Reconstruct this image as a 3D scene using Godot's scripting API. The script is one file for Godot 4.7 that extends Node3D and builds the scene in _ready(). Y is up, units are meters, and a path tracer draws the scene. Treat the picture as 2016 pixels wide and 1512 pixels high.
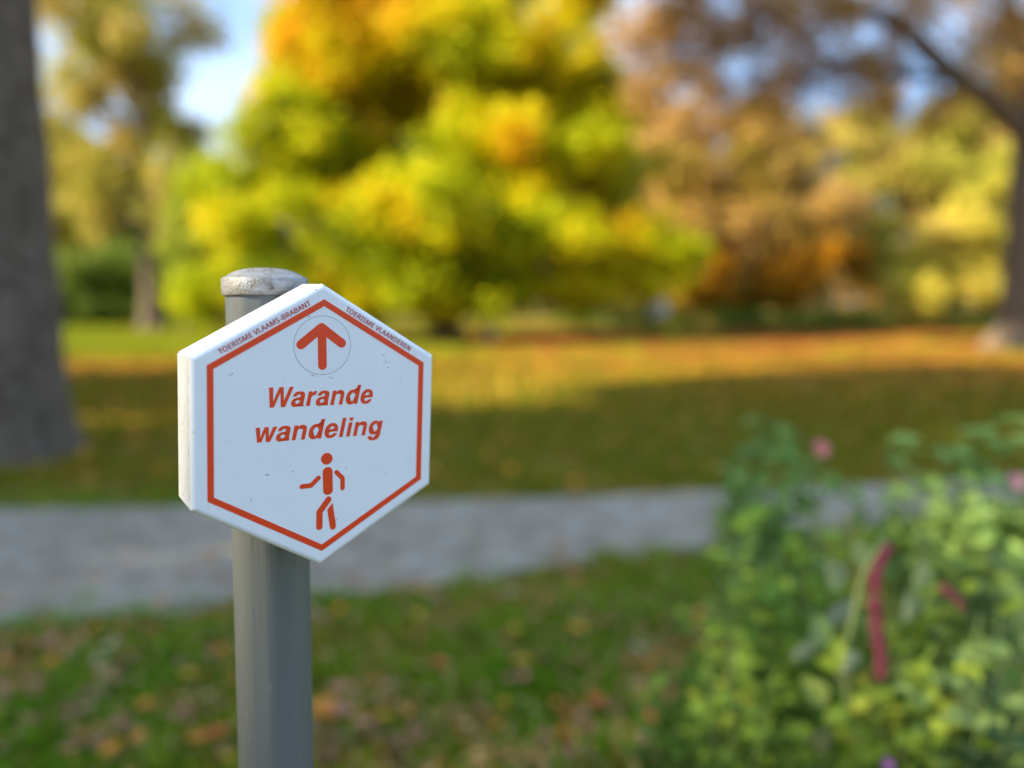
extends Node3D

# ---- camera constants (metres, pixels of the 2016 x 1512 photograph) ----
const EYE_HEIGHT := 1.45
const FOCAL_PX := 1516.0
const PITCH := -6.0
const SUN := Vector3(-0.803, 0.500, 0.324)   # towards the sun
const SIGN_UNIT := 0.0926          # circumradius of the printed red hexagon

var rng := RandomNumberGenerator.new()
var taken := {}
var M := {}
var noise := FastNoiseLite.new()
var noise2 := FastNoiseLite.new()
var cam_basis := Basis()

# =====================================================================
func _ready() -> void:
	rng.seed = 20231
	noise.seed = 11
	noise.frequency = 1.0
	noise2.seed = 29
	noise2.frequency = 1.0
	noise2.fractal_octaves = 4
	make_camera_and_light()
	make_materials()
	make_ground()
	make_path()
	make_sign_post()
	make_trees()
	make_grass_and_litter()
	make_fallen_leaves()
	make_flower_bed()

func make_camera_and_light() -> void:
	var cam := Camera3D.new()
	cam.name = "camera"
	cam.position = Vector3(0, EYE_HEIGHT, 0)
	cam.rotation_degrees = Vector3(PITCH, 0, 0)
	var lens := CameraAttributesPhysical.new()
	lens.frustum_focal_length = 24.063
	lens.frustum_focus_distance = 0.553
	lens.frustum_near = 0.05
	lens.frustum_far = 900.0
	lens.exposure_aperture = 1.38
	cam.attributes = lens
	cam.fov = rad_to_deg(2.0 * atan(756.0 / FOCAL_PX))
	cam.near = 0.05
	cam.far = 900.0
	cam.current = true
	add_child(cam)
	cam_basis = cam.basis

	var sky_mat := ProceduralSkyMaterial.new()
	sky_mat.sky_top_color = Color(0.37, 0.495, 0.65)
	sky_mat.sky_horizon_color = Color(0.415, 0.52, 0.635)
	sky_mat.sky_curve = 0.16
	sky_mat.sky_energy_multiplier = 1.0
	sky_mat.sky_cover = cloud_cover()
	sky_mat.sky_cover_modulate = Color(0.61, 0.60, 0.59, 1.0)
	sky_mat.ground_bottom_color = Color(0.25, 0.24, 0.16)
	sky_mat.ground_horizon_color = Color(0.4, 0.4, 0.34)
	sky_mat.sun_angle_max = 45.0
	sky_mat.sun_curve = 0.4
	var sky := Sky.new()
	sky.sky_material = sky_mat
	var env := Environment.new()
	env.background_mode = Environment.BG_SKY
	env.sky = sky
	env.tonemap_mode = Environment.TONE_MAPPER_LINEAR
	env.tonemap_exposure = 3.3
	env.background_energy_multiplier = 1.0
	env.sdfgi_enabled = true
	env.ssao_enabled = true
	env.ssil_enabled = true
	var we := WorldEnvironment.new()
	we.name = "world_environment"
	we.environment = env
	add_child(we)

	var sun := DirectionalLight3D.new()
	sun.name = "sun"
	sun.light_energy = 1.5
	sun.light_color = Color(1.0, 0.93, 0.80)
	sun.light_angular_distance = 0.5
	sun.shadow_enabled = true
	add_child(sun)
	sun.look_at_from_position(SUN * 50.0, Vector3.ZERO, Vector3.UP)

# thin broken cloud, the same all round the sky
func cloud_cover() -> ImageTexture:
	var w := 1024
	var h := 512
	var n := FastNoiseLite.new()
	n.seed = 3
	n.frequency = 1.0
	n.fractal_octaves = 6
	var im := Image.create(w, h, false, Image.FORMAT_RGBA8)
	for y in h:
		var el := PI * (0.5 - (y + 0.5) / h)
		for x in w:
			var az := TAU * x / w
			var p := Vector3(cos(az) * cos(el), sin(el) * 1.8, sin(az) * cos(el)) * 2.3
			var f := smoothstep(-0.55, 0.75, n.get_noise_3dv(p)) * 0.62 + 0.04
			im.set_pixel(x, y, Color(1, 1, 1, f))
	return ImageTexture.create_from_image(im)

# ---------------------------------------------------------------- helpers
func ray(px: float, py: float) -> Vector3:
	return cam_basis * Vector3((px - 1008.0) / FOCAL_PX, -(py - 756.0) / FOCAL_PX, -1.0)

func at_depth(px: float, py: float, d: float) -> Vector3:
	var r := ray(px, py)
	return Vector3(0, EYE_HEIGHT, 0) + r * (d / -r.z)

func on_ground(px: float, py: float) -> Vector3:
	var r := ray(px, py)
	return Vector3(0, EYE_HEIGHT, 0) + r * (EYE_HEIGHT / -r.y)

func numbered(called: String) -> String:
	if not taken.has(called):
		taken[called] = 0
		return called
	taken[called] += 1
	return "%s_%03d" % [called, taken[called]]

func tag(o: Node, label: String, category: String, group := "", kind := "") -> void:
	o.set_meta("label", label)
	if category:
		o.set_meta("category", category)
	if group:
		o.set_meta("group", group)
	if kind:
		o.set_meta("kind", kind)

func thing(called: String, where: Vector3, label: String, category: String, group := "") -> Node3D:
	var o := Node3D.new()
	o.name = numbered(called)
	o.position = where
	tag(o, label, category, group)
	add_child(o, true)
	return o

func part(called: String, mesh: Mesh, mat: Material, parent: Node3D, at := Transform3D()) -> MeshInstance3D:
	var o := MeshInstance3D.new()
	o.name = called
	o.mesh = mesh
	o.material_override = mat
	o.transform = at
	o.cast_shadow = GeometryInstance3D.SHADOW_CASTING_SETTING_ON
	parent.add_child(o, true)
	return o

func mat(color: Color, rough := 0.8) -> StandardMaterial3D:
	var m := StandardMaterial3D.new()
	m.albedo_color = color.linear_to_srgb()
	m.roughness = rough
	return m

class Tris:
	var v := PackedVector3Array()
	var n := PackedVector3Array()
	var c := PackedColorArray()
	var uv := PackedVector2Array()
	func tri(a: Vector3, b: Vector3, d: Vector3) -> void:
		v.append(a); v.append(b); v.append(d)
	func quad(a: Vector3, b: Vector3, d: Vector3, e: Vector3) -> void:
		tri(a, b, d); tri(a, d, e)
	func paint(col: Color) -> void:
		while c.size() < v.size():
			c.append(col)
	func mesh() -> ArrayMesh:
		var arrays := []
		arrays.resize(Mesh.ARRAY_MAX)
		arrays[Mesh.ARRAY_VERTEX] = v
		if n.size() == v.size():
			arrays[Mesh.ARRAY_NORMAL] = n
		if c.size() == v.size():
			arrays[Mesh.ARRAY_COLOR] = c
		if uv.size() == v.size():
			arrays[Mesh.ARRAY_TEX_UV] = uv
		var m := ArrayMesh.new()
		m.add_surface_from_arrays(Mesh.PRIMITIVE_TRIANGLES, arrays)
		return m

# a grid of points (rows of equal length) as a smooth surface; front faces run clockwise
func sheet(rows: Array, uvs: Array = [], closed := false) -> ArrayMesh:
	var st := SurfaceTool.new()
	st.begin(Mesh.PRIMITIVE_TRIANGLES)
	st.set_smooth_group(0)
	var w: int = rows[0].size()
	for j in rows.size():
		for i in w:
			if uvs:
				st.set_uv(uvs[j][i])
			st.add_vertex(rows[j][i])
	for j in rows.size() - 1:
		for i in w - 1:
			var a := j * w + i
			for k in [a, a + w, a + 1, a + 1, a + w, a + w + 1]:
				st.add_index(k)
	st.generate_normals()
	return st.commit()

# a tapering, slightly uneven tube through points with radii
func tube(points: Array, radii: Array, sides := 12, rough := 0.0, seed_at := 0.0, flare := 0.0) -> ArrayMesh:
	var rows := []
	var uvs := []
	var length := 0.0
	var side := Vector3.RIGHT
	for k in points.size():
		var dir: Vector3 = (points[mini(k + 1, points.size() - 1)] - points[maxi(k - 1, 0)]).normalized()
		side = (side - dir * side.dot(dir)).normalized()
		if side.length() < 0.1:
			side = dir.cross(Vector3.FORWARD).normalized()
		var up := dir.cross(side)
		if k > 0:
			length += (points[k] - points[k - 1]).length()
		var row := []
		var uvr := []
		for i in sides + 1:
			var a := TAU * (i % sides) / sides
			var r: float = radii[k]
			if rough > 0.0:
				r *= 1.0 + rough * noise.get_noise_3d(cos(a) * 2.2 + seed_at, sin(a) * 2.2, length * 0.9 + seed_at)
				r *= 1.0 + rough * 0.45 * absf(noise.get_noise_3d(cos(a) * 9.0, sin(a) * 9.0 + seed_at, length * 1.3))
				r *= 1.0 + flare * 0.35 * maxf(0.0, 1.0 - length) * sin(a * 5.0 + seed_at)
			row.append(points[k] + (side * cos(a) + up * sin(a)) * r)
			uvr.append(Vector2(float(i) / sides, length))
		rows.append(row)
		uvs.append(uvr)
	return sheet(rows, uvs)

func noise_image(w: int, h: int, colors: Array, freq: float, seed_: int, speck := 0.0) -> ImageTexture:
	# colours are linear; layered noise picks between them
	var im := Image.create(w, h, false, Image.FORMAT_RGB8)
	var a := FastNoiseLite.new()
	a.seed = seed_
	a.frequency = freq
	a.fractal_octaves = 5
	var b := FastNoiseLite.new()
	b.seed = seed_ + 7
	b.frequency = freq * 5.0
	b.fractal_octaves = 3
	var r := RandomNumberGenerator.new()
	r.seed = seed_
	for y in h:
		for x in w:
			# torus mapping keeps the tile seamless
			var u := TAU * x / w
			var t := TAU * y / h
			var k := 0.159 * w
			var p := Vector3(cos(u) * k + sin(t) * k * 0.7, sin(u) * k + cos(t) * k * 0.4, sin(t) * k + cos(t) * k * 0.6)
			var f := a.get_noise_3dv(p) * 0.9 + b.get_noise_3dv(p) * 0.45 + 0.5 + r.randf_range(-speck, speck)
			f = clampf(f, 0.0, 0.999) * (colors.size() - 1)
			var i := int(f)
			var c: Color = colors[i].lerp(colors[i + 1], f - i)
			im.set_pixel(x, y, c.linear_to_srgb())
	return ImageTexture.create_from_image(im)

func grey_noise(w: int, freq: float, seed_: int, stretch := Vector2.ONE) -> ImageTexture:
	var n := FastNoiseLite.new()
	n.seed = seed_
	n.frequency = freq
	n.fractal_octaves = 5
	var im := Image.create(w, w, false, Image.FORMAT_RGB8)
	for y in w:
		for x in w:
			var u := TAU * x / w
			var t := TAU * y / w
			var k := 0.159 * w
			var f := n.get_noise_3d(cos(u) * k * stretch.x, sin(u) * k * stretch.x + cos(t) * k * 0.5 * stretch.y, sin(t) * k * stretch.y) * 0.8 + 0.5
			im.set_pixel(x, y, Color(f, f, f))
	return ImageTexture.create_from_image(im)

# ---------------------------------------------------------------- materials
func make_materials() -> void:
	var lawn := mat(Color(1, 1, 1), 0.95)
	lawn.albedo_texture = noise_image(384, 384, [Color(0.09, 0.065, 0.016), Color(0.12, 0.11, 0.016), Color(0.16, 0.15, 0.018), Color(0.21, 0.145, 0.025), Color(0.27, 0.15, 0.035)], 0.02, 3, 0.12)
	lawn.uv1_triplanar = true
	lawn.uv1_world_triplanar = true
	lawn.uv1_scale = Vector3.ONE * 0.31
	lawn.metallic_specular = 0.1
	M.lawn = lawn
	var gravel := mat(Color(1, 1, 1), 0.92)
	gravel.albedo_texture = noise_image(512, 512, [Color(0.19, 0.15, 0.105), Color(0.25, 0.208, 0.15), Color(0.29, 0.247, 0.185), Color(0.335, 0.287, 0.218), Color(0.41, 0.355, 0.275)], 0.012, 8, 0.07)
	gravel.uv1_triplanar = true
	gravel.uv1_world_triplanar = true
	gravel.uv1_scale = Vector3.ONE * 0.7
	gravel.heightmap_enabled = true
	gravel.heightmap_texture = grey_noise(256, 0.25, 5)
	gravel.heightmap_scale = 0.6
	M.gravel = gravel

	var bark := mat(Color(1, 1, 1), 0.95)
	bark.albedo_texture = noise_image(256, 256, [Color(0.06, 0.041, 0.025), Color(0.105, 0.077, 0.05), Color(0.15, 0.113, 0.077), Color(0.20, 0.155, 0.108)], 0.03, 21, 0.1)
	bark.uv1_scale = Vector3(3.0, 0.5, 1.0)
	bark.heightmap_enabled = true
	bark.heightmap_texture = grey_noise(256, 0.05, 22)
	bark.heightmap_scale = 3.0
	M.bark = bark
	var leafy := mat(Color(1, 1, 1), 0.55)
	leafy.vertex_color_use_as_albedo = true
	leafy.backlight_enabled = true
	leafy.backlight = Color(0.85, 0.85, 0.85)
	leafy.metallic_specular = 0.25
	M.leafy = leafy
	var grass := mat(Color(1, 1, 1), 0.6)
	grass.vertex_color_use_as_albedo = true
	grass.backlight_enabled = true
	grass.backlight = Color(0.4, 0.4, 0.4)
	grass.metallic_specular = 0.15
	M.grass = grass
	var dry := mat(Color(1, 1, 1), 0.7)
	dry.vertex_color_use_as_albedo = true
	dry.metallic_specular = 0.2
	M.dry = dry
	M.stem = mat(Color(0.13, 0.17, 0.05), 0.6)

# ---------------------------------------------------------------- ground and path
func make_ground() -> void:
	var rows := []
	# one sheet: fine near the camera, coarse to the horizon
	var zs := []
	for k in 61:
		zs.append(8.0 - k * 1.0)
	for k in 12:
		zs.append(-58.0 - pow(k, 2.0) * 5.0)
	var xs := []
	for k in 12:
		xs.append(-46.0 - pow(11 - k, 2.0) * 5.0)
	for k in 89:
		xs.append(-44.0 + k)
	for k in 12:
		xs.append(46.0 + pow(k, 2.0) * 5.0)
	zs.push_front(40.0)
	zs.push_front(400.0)
	for z in zs:
		var row := []
		for x in xs:
			row.append(Vector3(x, ground_y(x, z), z))
		rows.append(row)
	var g := part("lawn_ground", sheet(rows), M.lawn, self)
	tag(g, "park lawn ground stretching back under the trees", "ground", "", "structure")

func ground_y(x: float, z: float) -> float:
	var far := clampf((-z - 7.0) / 10.0, 0.0, 1.0)
	return far * 0.05 * noise.get_noise_2d(x * 0.11, z * 0.11)

# far and near edges of the path: depth as a function of x
func path_far(x: float) -> float:
	return 5.62 + 0.115 * x + 0.012 * x * x + 0.05 * noise.get_noise_1d(x * 3.0) + 0.05 * noise.get_noise_1d(x * 9.0 + 7.0)

func path_near(x: float) -> float:
	return 4.02 + 0.355 * x + 0.02 * x * x - 0.012 * maxf(0.0, x) * x + 0.07 * noise.get_noise_1d(x * 3.0 + 40.0) + 0.05 * noise.get_noise_1d(x * 9.0 + 17.0)

func on_path(x: float, z: float) -> bool:
	return -z > path_near(x) and -z < path_far(x)

func make_path() -> void:
	var rows := []
	var n := 160
	var m := 14
	for j in m + 1:
		var row := []
		for i in n + 1:
			var x := lerpf(-9.0, 8.0, float(i) / n)
			var d := lerpf(path_far(x), maxf(path_near(x), 0.5) if path_near(x) < path_far(x) - 0.6 else path_far(x) - 0.6, float(j) / m)
			var edge := sin(PI * j / m)
			row.append(Vector3(x, 0.004 + 0.02 * edge + 0.004 * noise2.get_noise_2d(x * 6.0, d * 6.0), -d))
		rows.append(row)
	rows.reverse()
	for r in rows:
		r.reverse()
	var p := part("path", sheet(rows), M.gravel, self)
	tag(p, "grey gravel footpath crossing the lawn", "path", "", "structure")

# ---------------------------------------------------------------- the sign post
func bez(path: Array) -> PackedVector2Array:
	var out := PackedVector2Array()
	for s in path:
		if s.size() == 2:
			out.append(Vector2(s[0], s[1]))
		else:
			var a := out[out.size() - 1]
			var b := Vector2(s[0], s[1])
			var c := Vector2(s[2], s[3])
			var d := Vector2(s[4], s[5])
			for k in range(1, 9):
				out.append(a.bezier_interpolate(b, c, d, k / 8.0))
	return out

func ellipse(cx: float, cy: float, rx: float, ry: float, n := 32) -> PackedVector2Array:
	var out := PackedVector2Array()
	for k in n:
		out.append(Vector2(cx + rx * cos(TAU * k / n), cy + ry * sin(TAU * k / n)))
	return out

# each glyph: [advance, [outline paths], [holes]] on a 1000 unit em
func glyphs() -> Dictionary:
	var box := func(a, b, c, d): return PackedVector2Array([Vector2(a, b), Vector2(c, b), Vector2(c, d), Vector2(a, d)])
	return {
		"W": [925, [bez([[16, 718], [168, 718], [270, 210], [394, 718], [551, 718], [672, 210], [777, 718], [929, 718], [754, 0], [597, 0], [472, 530], [346, 0], [190, 0]])], []],
		"w": [772, [bez([[10, 532], [157, 532], [240, 168], [318, 532], [462, 532], [543, 168], [622, 532], [769, 532], [617, 0], [467, 0], [389, 360], [312, 0], [162, 0]])], []],
		"l": [278, [box.call(69, 0, 209, 718)], []],
		"i": [278, [box.call(69, 0, 209, 532), box.call(69, 597, 209, 718)], []],
		"n": [611, [bez([[65, 0], [65, 532], [199, 532], [199, 456], [230, 514, 290, 546, 367, 546], [470, 546, 546, 480, 546, 360], [546, 0], [406, 0], [406, 330], [406, 400, 375, 430, 316, 430], [245, 430, 205, 385, 205, 310], [205, 0]])], []],
		"r": [389, [bez([[64, 0], [64, 532], [198, 532], [198, 440], [225, 510, 280, 546, 345, 546], [373, 544], [373, 402], [352, 404], [260, 408, 204, 370, 204, 285], [204, 0]])], []],
		"d": [611, [bez([[551, 718], [411, 718], [411, 466], [378, 520, 325, 546, 262, 546], [125, 546, 34, 440, 34, 268], [34, 95, 125, -14, 258, -14], [325, -14, 382, 14, 415, 66], [415, 0], [551, 0]])], [ellipse(293, 266, 119, 164)]],
		"e": [556, [bez([[528, 224], [164, 224], [170, 140, 210, 98, 280, 98], [320, 98, 360, 115, 375, 162], [517, 162], [485, 45, 400, -14, 272, -14], [120, -14, 23, 90, 23, 266], [23, 440, 125, 546, 275, 546], [440, 546, 528, 420, 528, 240]])], [bez([[166, 316], [385, 316], [378, 395, 340, 434, 276, 434], [212, 434, 174, 395, 167, 318]])]],
		"a": [556, [bez([[46, 361], [180, 361], [184, 415, 215, 438, 275, 438], [330, 438, 362, 420, 362, 380], [362, 340, 330, 333, 225, 318], [90, 300, 29, 240, 29, 150], [29, 48, 95, -14, 195, -14], [262, -14, 320, 10, 366, 60], [366, 35, 370, 15, 378, 0], [527, 0], [527, 18], [505, 35, 500, 60, 500, 120], [500, 385], [500, 495, 420, 546, 280, 546], [130, 546, 55, 480, 47, 364]])], [bez([[362, 262], [335, 247, 300, 240, 260, 232], [195, 220, 169, 195, 169, 155], [169, 115, 190, 96, 233, 96], [310, 96, 362, 140, 362, 215]])]],
		"g": [611, [bez([[553, 532], [420, 532], [420, 456], [385, 515, 330, 546, 262, 546], [130, 546, 40, 440, 40, 280], [40, 110, 125, 5, 255, 5], [325, 5, 375, 35, 411, 85], [411, 22], [411, -65, 370, -106, 300, -106], [240, -106, 205, -85, 196, -45], [56, -45], [66, -155, 160, -217, 298, -217], [460, -217, 553, -140, 553, 10]])], [ellipse(298, 278, 117, 152)]],
	}

# flat polygons (sign units) become a thin printed layer
func print_mesh(polys: Array, z0: float, z1: float) -> ArrayMesh:
	var t := Tris.new()
	for poly: PackedVector2Array in polys:
		var idx := Geometry2D.triangulate_polygon(poly)
		for k in range(0, idx.size(), 3):
			var a := poly[idx[k]]
			var b := poly[idx[k + 1]]
			var c := poly[idx[k + 2]]
			if (b - a).cross(c - a) > 0.0:
				var s := b
				b = c
				c = s
			t.tri(Vector3(a.x, a.y, z1), Vector3(b.x, b.y, z1), Vector3(c.x, c.y, z1))
		var cw := Geometry2D.is_polygon_clockwise(poly)
		for k in poly.size():
			var p := poly[k]
			var q := poly[(k + 1) % poly.size()]
			if cw:
				var s := p
				p = q
				q = s
			t.quad(Vector3(p.x, p.y, z0), Vector3(p.x, p.y, z1), Vector3(q.x, q.y, z1), Vector3(q.x, q.y, z0))
	return t.mesh()

func scaled(polys: Array) -> Array:
	var out := []
	for p: PackedVector2Array in polys:
		var q := PackedVector2Array()
		for v in p:
			q.append(v * SIGN_UNIT)
		out.append(q)
	return out

func word(text: String, start: Vector2, em: float, squeeze: float, slant: float) -> Array:
	var table := glyphs()
	var pen := 0.0
	var polys := []
	for ch in text:
		var g: Array = table[ch]
		for outline: PackedVector2Array in g[1]:
			var pieces := [outline]
			if g[2]:
				var hole: PackedVector2Array = g[2][0]
				var mid := 0.0
				for v in hole:
					mid += v.x / hole.size()
				pieces = []
				for half in [[-500.0, mid], [mid, 2000.0]]:
					var slab := PackedVector2Array([Vector2(half[0], -600), Vector2(half[1], -600), Vector2(half[1], 1400), Vector2(half[0], 1400)])
					for piece in Geometry2D.intersect_polygons(outline, slab):
						pieces.append_array(Geometry2D.clip_polygons(piece, hole))
			for piece: PackedVector2Array in pieces:
				var q := PackedVector2Array()
				for v in piece:
					q.append(start + Vector2((pen + v.x) * squeeze + v.y * slant, v.y) * em / 1000.0)
				polys.append(q)
		pen += g[0]
	return scaled(polys)

func capsule2d(a: Vector2, b: Vector2, r: float) -> PackedVector2Array:
	var out := PackedVector2Array()
	var d := (b - a).angle()
	for k in 13:
		out.append(b + Vector2.from_angle(d - PI / 2 + PI * k / 12.0) * r)
	for k in 13:
		out.append(a + Vector2.from_angle(d + PI / 2 + PI * k / 12.0) * r)
	return out

func merged(polys: Array) -> Array:
	var out: Array = [polys[0]]
	for k in range(1, polys.size()):
		var m := Geometry2D.merge_polygons(out[0], polys[k])
		out[0] = m[0]
	return scaled(out)

func hex(r: float, k: int) -> Vector2:
	return Vector2(sin(TAU * k / 6.0), cos(TAU * k / 6.0)) * r

func caption(text: String, start: Vector2, end: Vector2, m: Material, parent: Node3D) -> void:
	var tm := TextMesh.new()
	var font := SystemFont.new()
	font.font_names = PackedStringArray(["Droid Sans"])
	tm.text = text
	var heavier := FontVariation.new()
	heavier.base_font = font
	heavier.variation_embolden = 0.25
	tm.font = heavier
	tm.font_size = 64
	tm.pixel_size = 0.001
	tm.depth = 0.004
	tm.horizontal_alignment = HORIZONTAL_ALIGNMENT_LEFT
	tm.vertical_alignment = VERTICAL_ALIGNMENT_BOTTOM
	tm.curve_step = 1.0
	var box := tm.get_aabb()
	var along := end - start
	var kx := along.length() * SIGN_UNIT / box.size.x
	var ky := 0.0395 * SIGN_UNIT / box.size.y
	var basis := Basis(Vector3(0, 0, 1), along.angle()) * Basis.from_scale(Vector3(kx, ky, 0.04))
	var origin := Vector3(start.x * SIGN_UNIT, start.y * SIGN_UNIT, 0.0003) - basis * Vector3(box.position.x, box.position.y, 0)
	part("lettering", tm, m, parent, Transform3D(basis, origin))

func sign_face_texture() -> ImageTexture:
	var n := 1024
	var im := Image.create(n, n, false, Image.FORMAT_RGB8)
	var blot := FastNoiseLite.new()
	blot.seed = 77
	blot.frequency = 0.006
	blot.fractal_octaves = 4
	for y in n:
		for x in n:
			var f := 0.89 + 0.022 * blot.get_noise_2d(x, y)
			im.set_pixel(x, y, Color(f * 0.985, f, f * 1.0).linear_to_srgb())
	var r := RandomNumberGenerator.new()
	r.seed = 5
	# chips, specks and scuffs at the places where the photograph shows them (sign units)
	var marks := [[-0.70, 0.43, 0.016, 0.6], [-0.69, 0.435, 0.008, 0.5], [-0.12, 0.865, 0.016, 0.1], [-0.07, 0.85, 0.012, 1.2], [0.01, 0.875, 0.004, 0.0], [0.50, 0.565, 0.006, -0.5], [0.52, 0.52, 0.007, 1.4], [0.525, 0.505, 0.006, 1.0], [0.548, 0.505, 0.004, 0.5], [0.545, 0.46, 0.006, 0.3], [0.50, 0.50, 0.004, 0], [-0.44, -0.34, 0.013, 0.1], [-0.425, -0.343, 0.008, 0.6], [-0.235, -0.335, 0.004, 0], [0.20, -0.34, 0.004, 0.4], [0.72, -0.36, 0.003, 0], [-0.30, 0.36, 0.003, 0], [0.06, 0.39, 0.022, -0.4], [-0.08, 0.41, 0.02, -0.35], [-0.955, 0.02, 0.006, 1.4], [-0.86, -0.55, 0.005, 0], [-0.75, -0.68, 0.005, 0], [-0.70, -0.06, 0.003, 0], [0.66, 0.34, 0.004, 0], [-0.33, 1.0, 0.006, 0.5], [-0.28, 0.98, 0.004, 0.5], [-0.10, 1.08, 0.01, 0.4], [-0.06, 1.07, 0.012, 0.1], [-0.14, 1.05, 0.009, 0.4], [-0.6, 0.80, 0.008, 0.6], [0.90, 0.575, 0.012, -0.5], [0.55, -0.42, 0.003, 0.0], [0.12, -0.76, 0.012, 0.9], [-0.55, -0.52, 0.012, 0.9]]
	for m in marks:
		for k in 26:
			var t := r.randf_range(-1, 1)
			var p: Vector2 = Vector2(m[0], m[1]) + Vector2.from_angle(m[3]) * t * m[2] + Vector2(r.randf_range(-1, 1), r.randf_range(-1, 1)) * m[2] * 0.22
			var px := Vector2i(int((p.x / 2.4 + 0.5) * n), int((0.5 - p.y / 2.4) * n))
			im.set_pixelv(px.clamp(Vector2i.ZERO, Vector2i(n - 1, n - 1)), Color(0.42, 0.42, 0.40))
	for k in 260:
		var px := Vector2i(r.randi_range(0, n - 1), r.randi_range(0, n - 1))
		im.set_pixelv(px, Color(0.70, 0.70, 0.68))
	return ImageTexture.create_from_image(im)

func pole_texture() -> ImageTexture:
	var w := 512
	var h := 2048
	var im := Image.create(w, h, false, Image.FORMAT_RGB8)
	var a := FastNoiseLite.new()
	a.seed = 61
	a.frequency = 0.02
	a.fractal_octaves = 4
	var base := Color(0.168, 0.18, 0.172)
	for y in h:
		for x in w:
			var f := 1.0 + 0.10 * a.get_noise_3d(cos(TAU * x / w) * 82.0, sin(TAU * x / w) * 82.0, y * 0.12) + 0.05 * a.get_noise_2d(x * 6.0, y * 0.4)
			im.set_pixel(x, y, (base * f).linear_to_srgb())
	var r := RandomNumberGenerator.new()
	r.seed = 9
	# scratches and chips through the grey paint
	for k in 150:
		var p := Vector2(r.randf() * w, r.randf() * h)
		var dir := Vector2(r.randf_range(-0.5, 0.5), 1.0).normalized()
		var bright := r.randf_range(0.25, 0.85)
		var steps := int(r.randf_range(2, 13))
		for s in steps:
			p += dir * 0.8 + Vector2(r.randf_range(-0.35, 0.35), 0)
			var q := Vector2i(posmod(int(p.x), w), clampi(int(p.y), 0, h - 1))
			im.set_pixelv(q, im.get_pixelv(q).lerp(Color(0.70, 0.71, 0.69), bright))
			if steps < 7 and r.randf() < 0.5:
				q.x = posmod(q.x + 1, w)
				im.set_pixelv(q, im.get_pixelv(q).lerp(Color(0.70, 0.71, 0.69), bright * 0.7))
	return ImageTexture.create_from_image(im)

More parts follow.
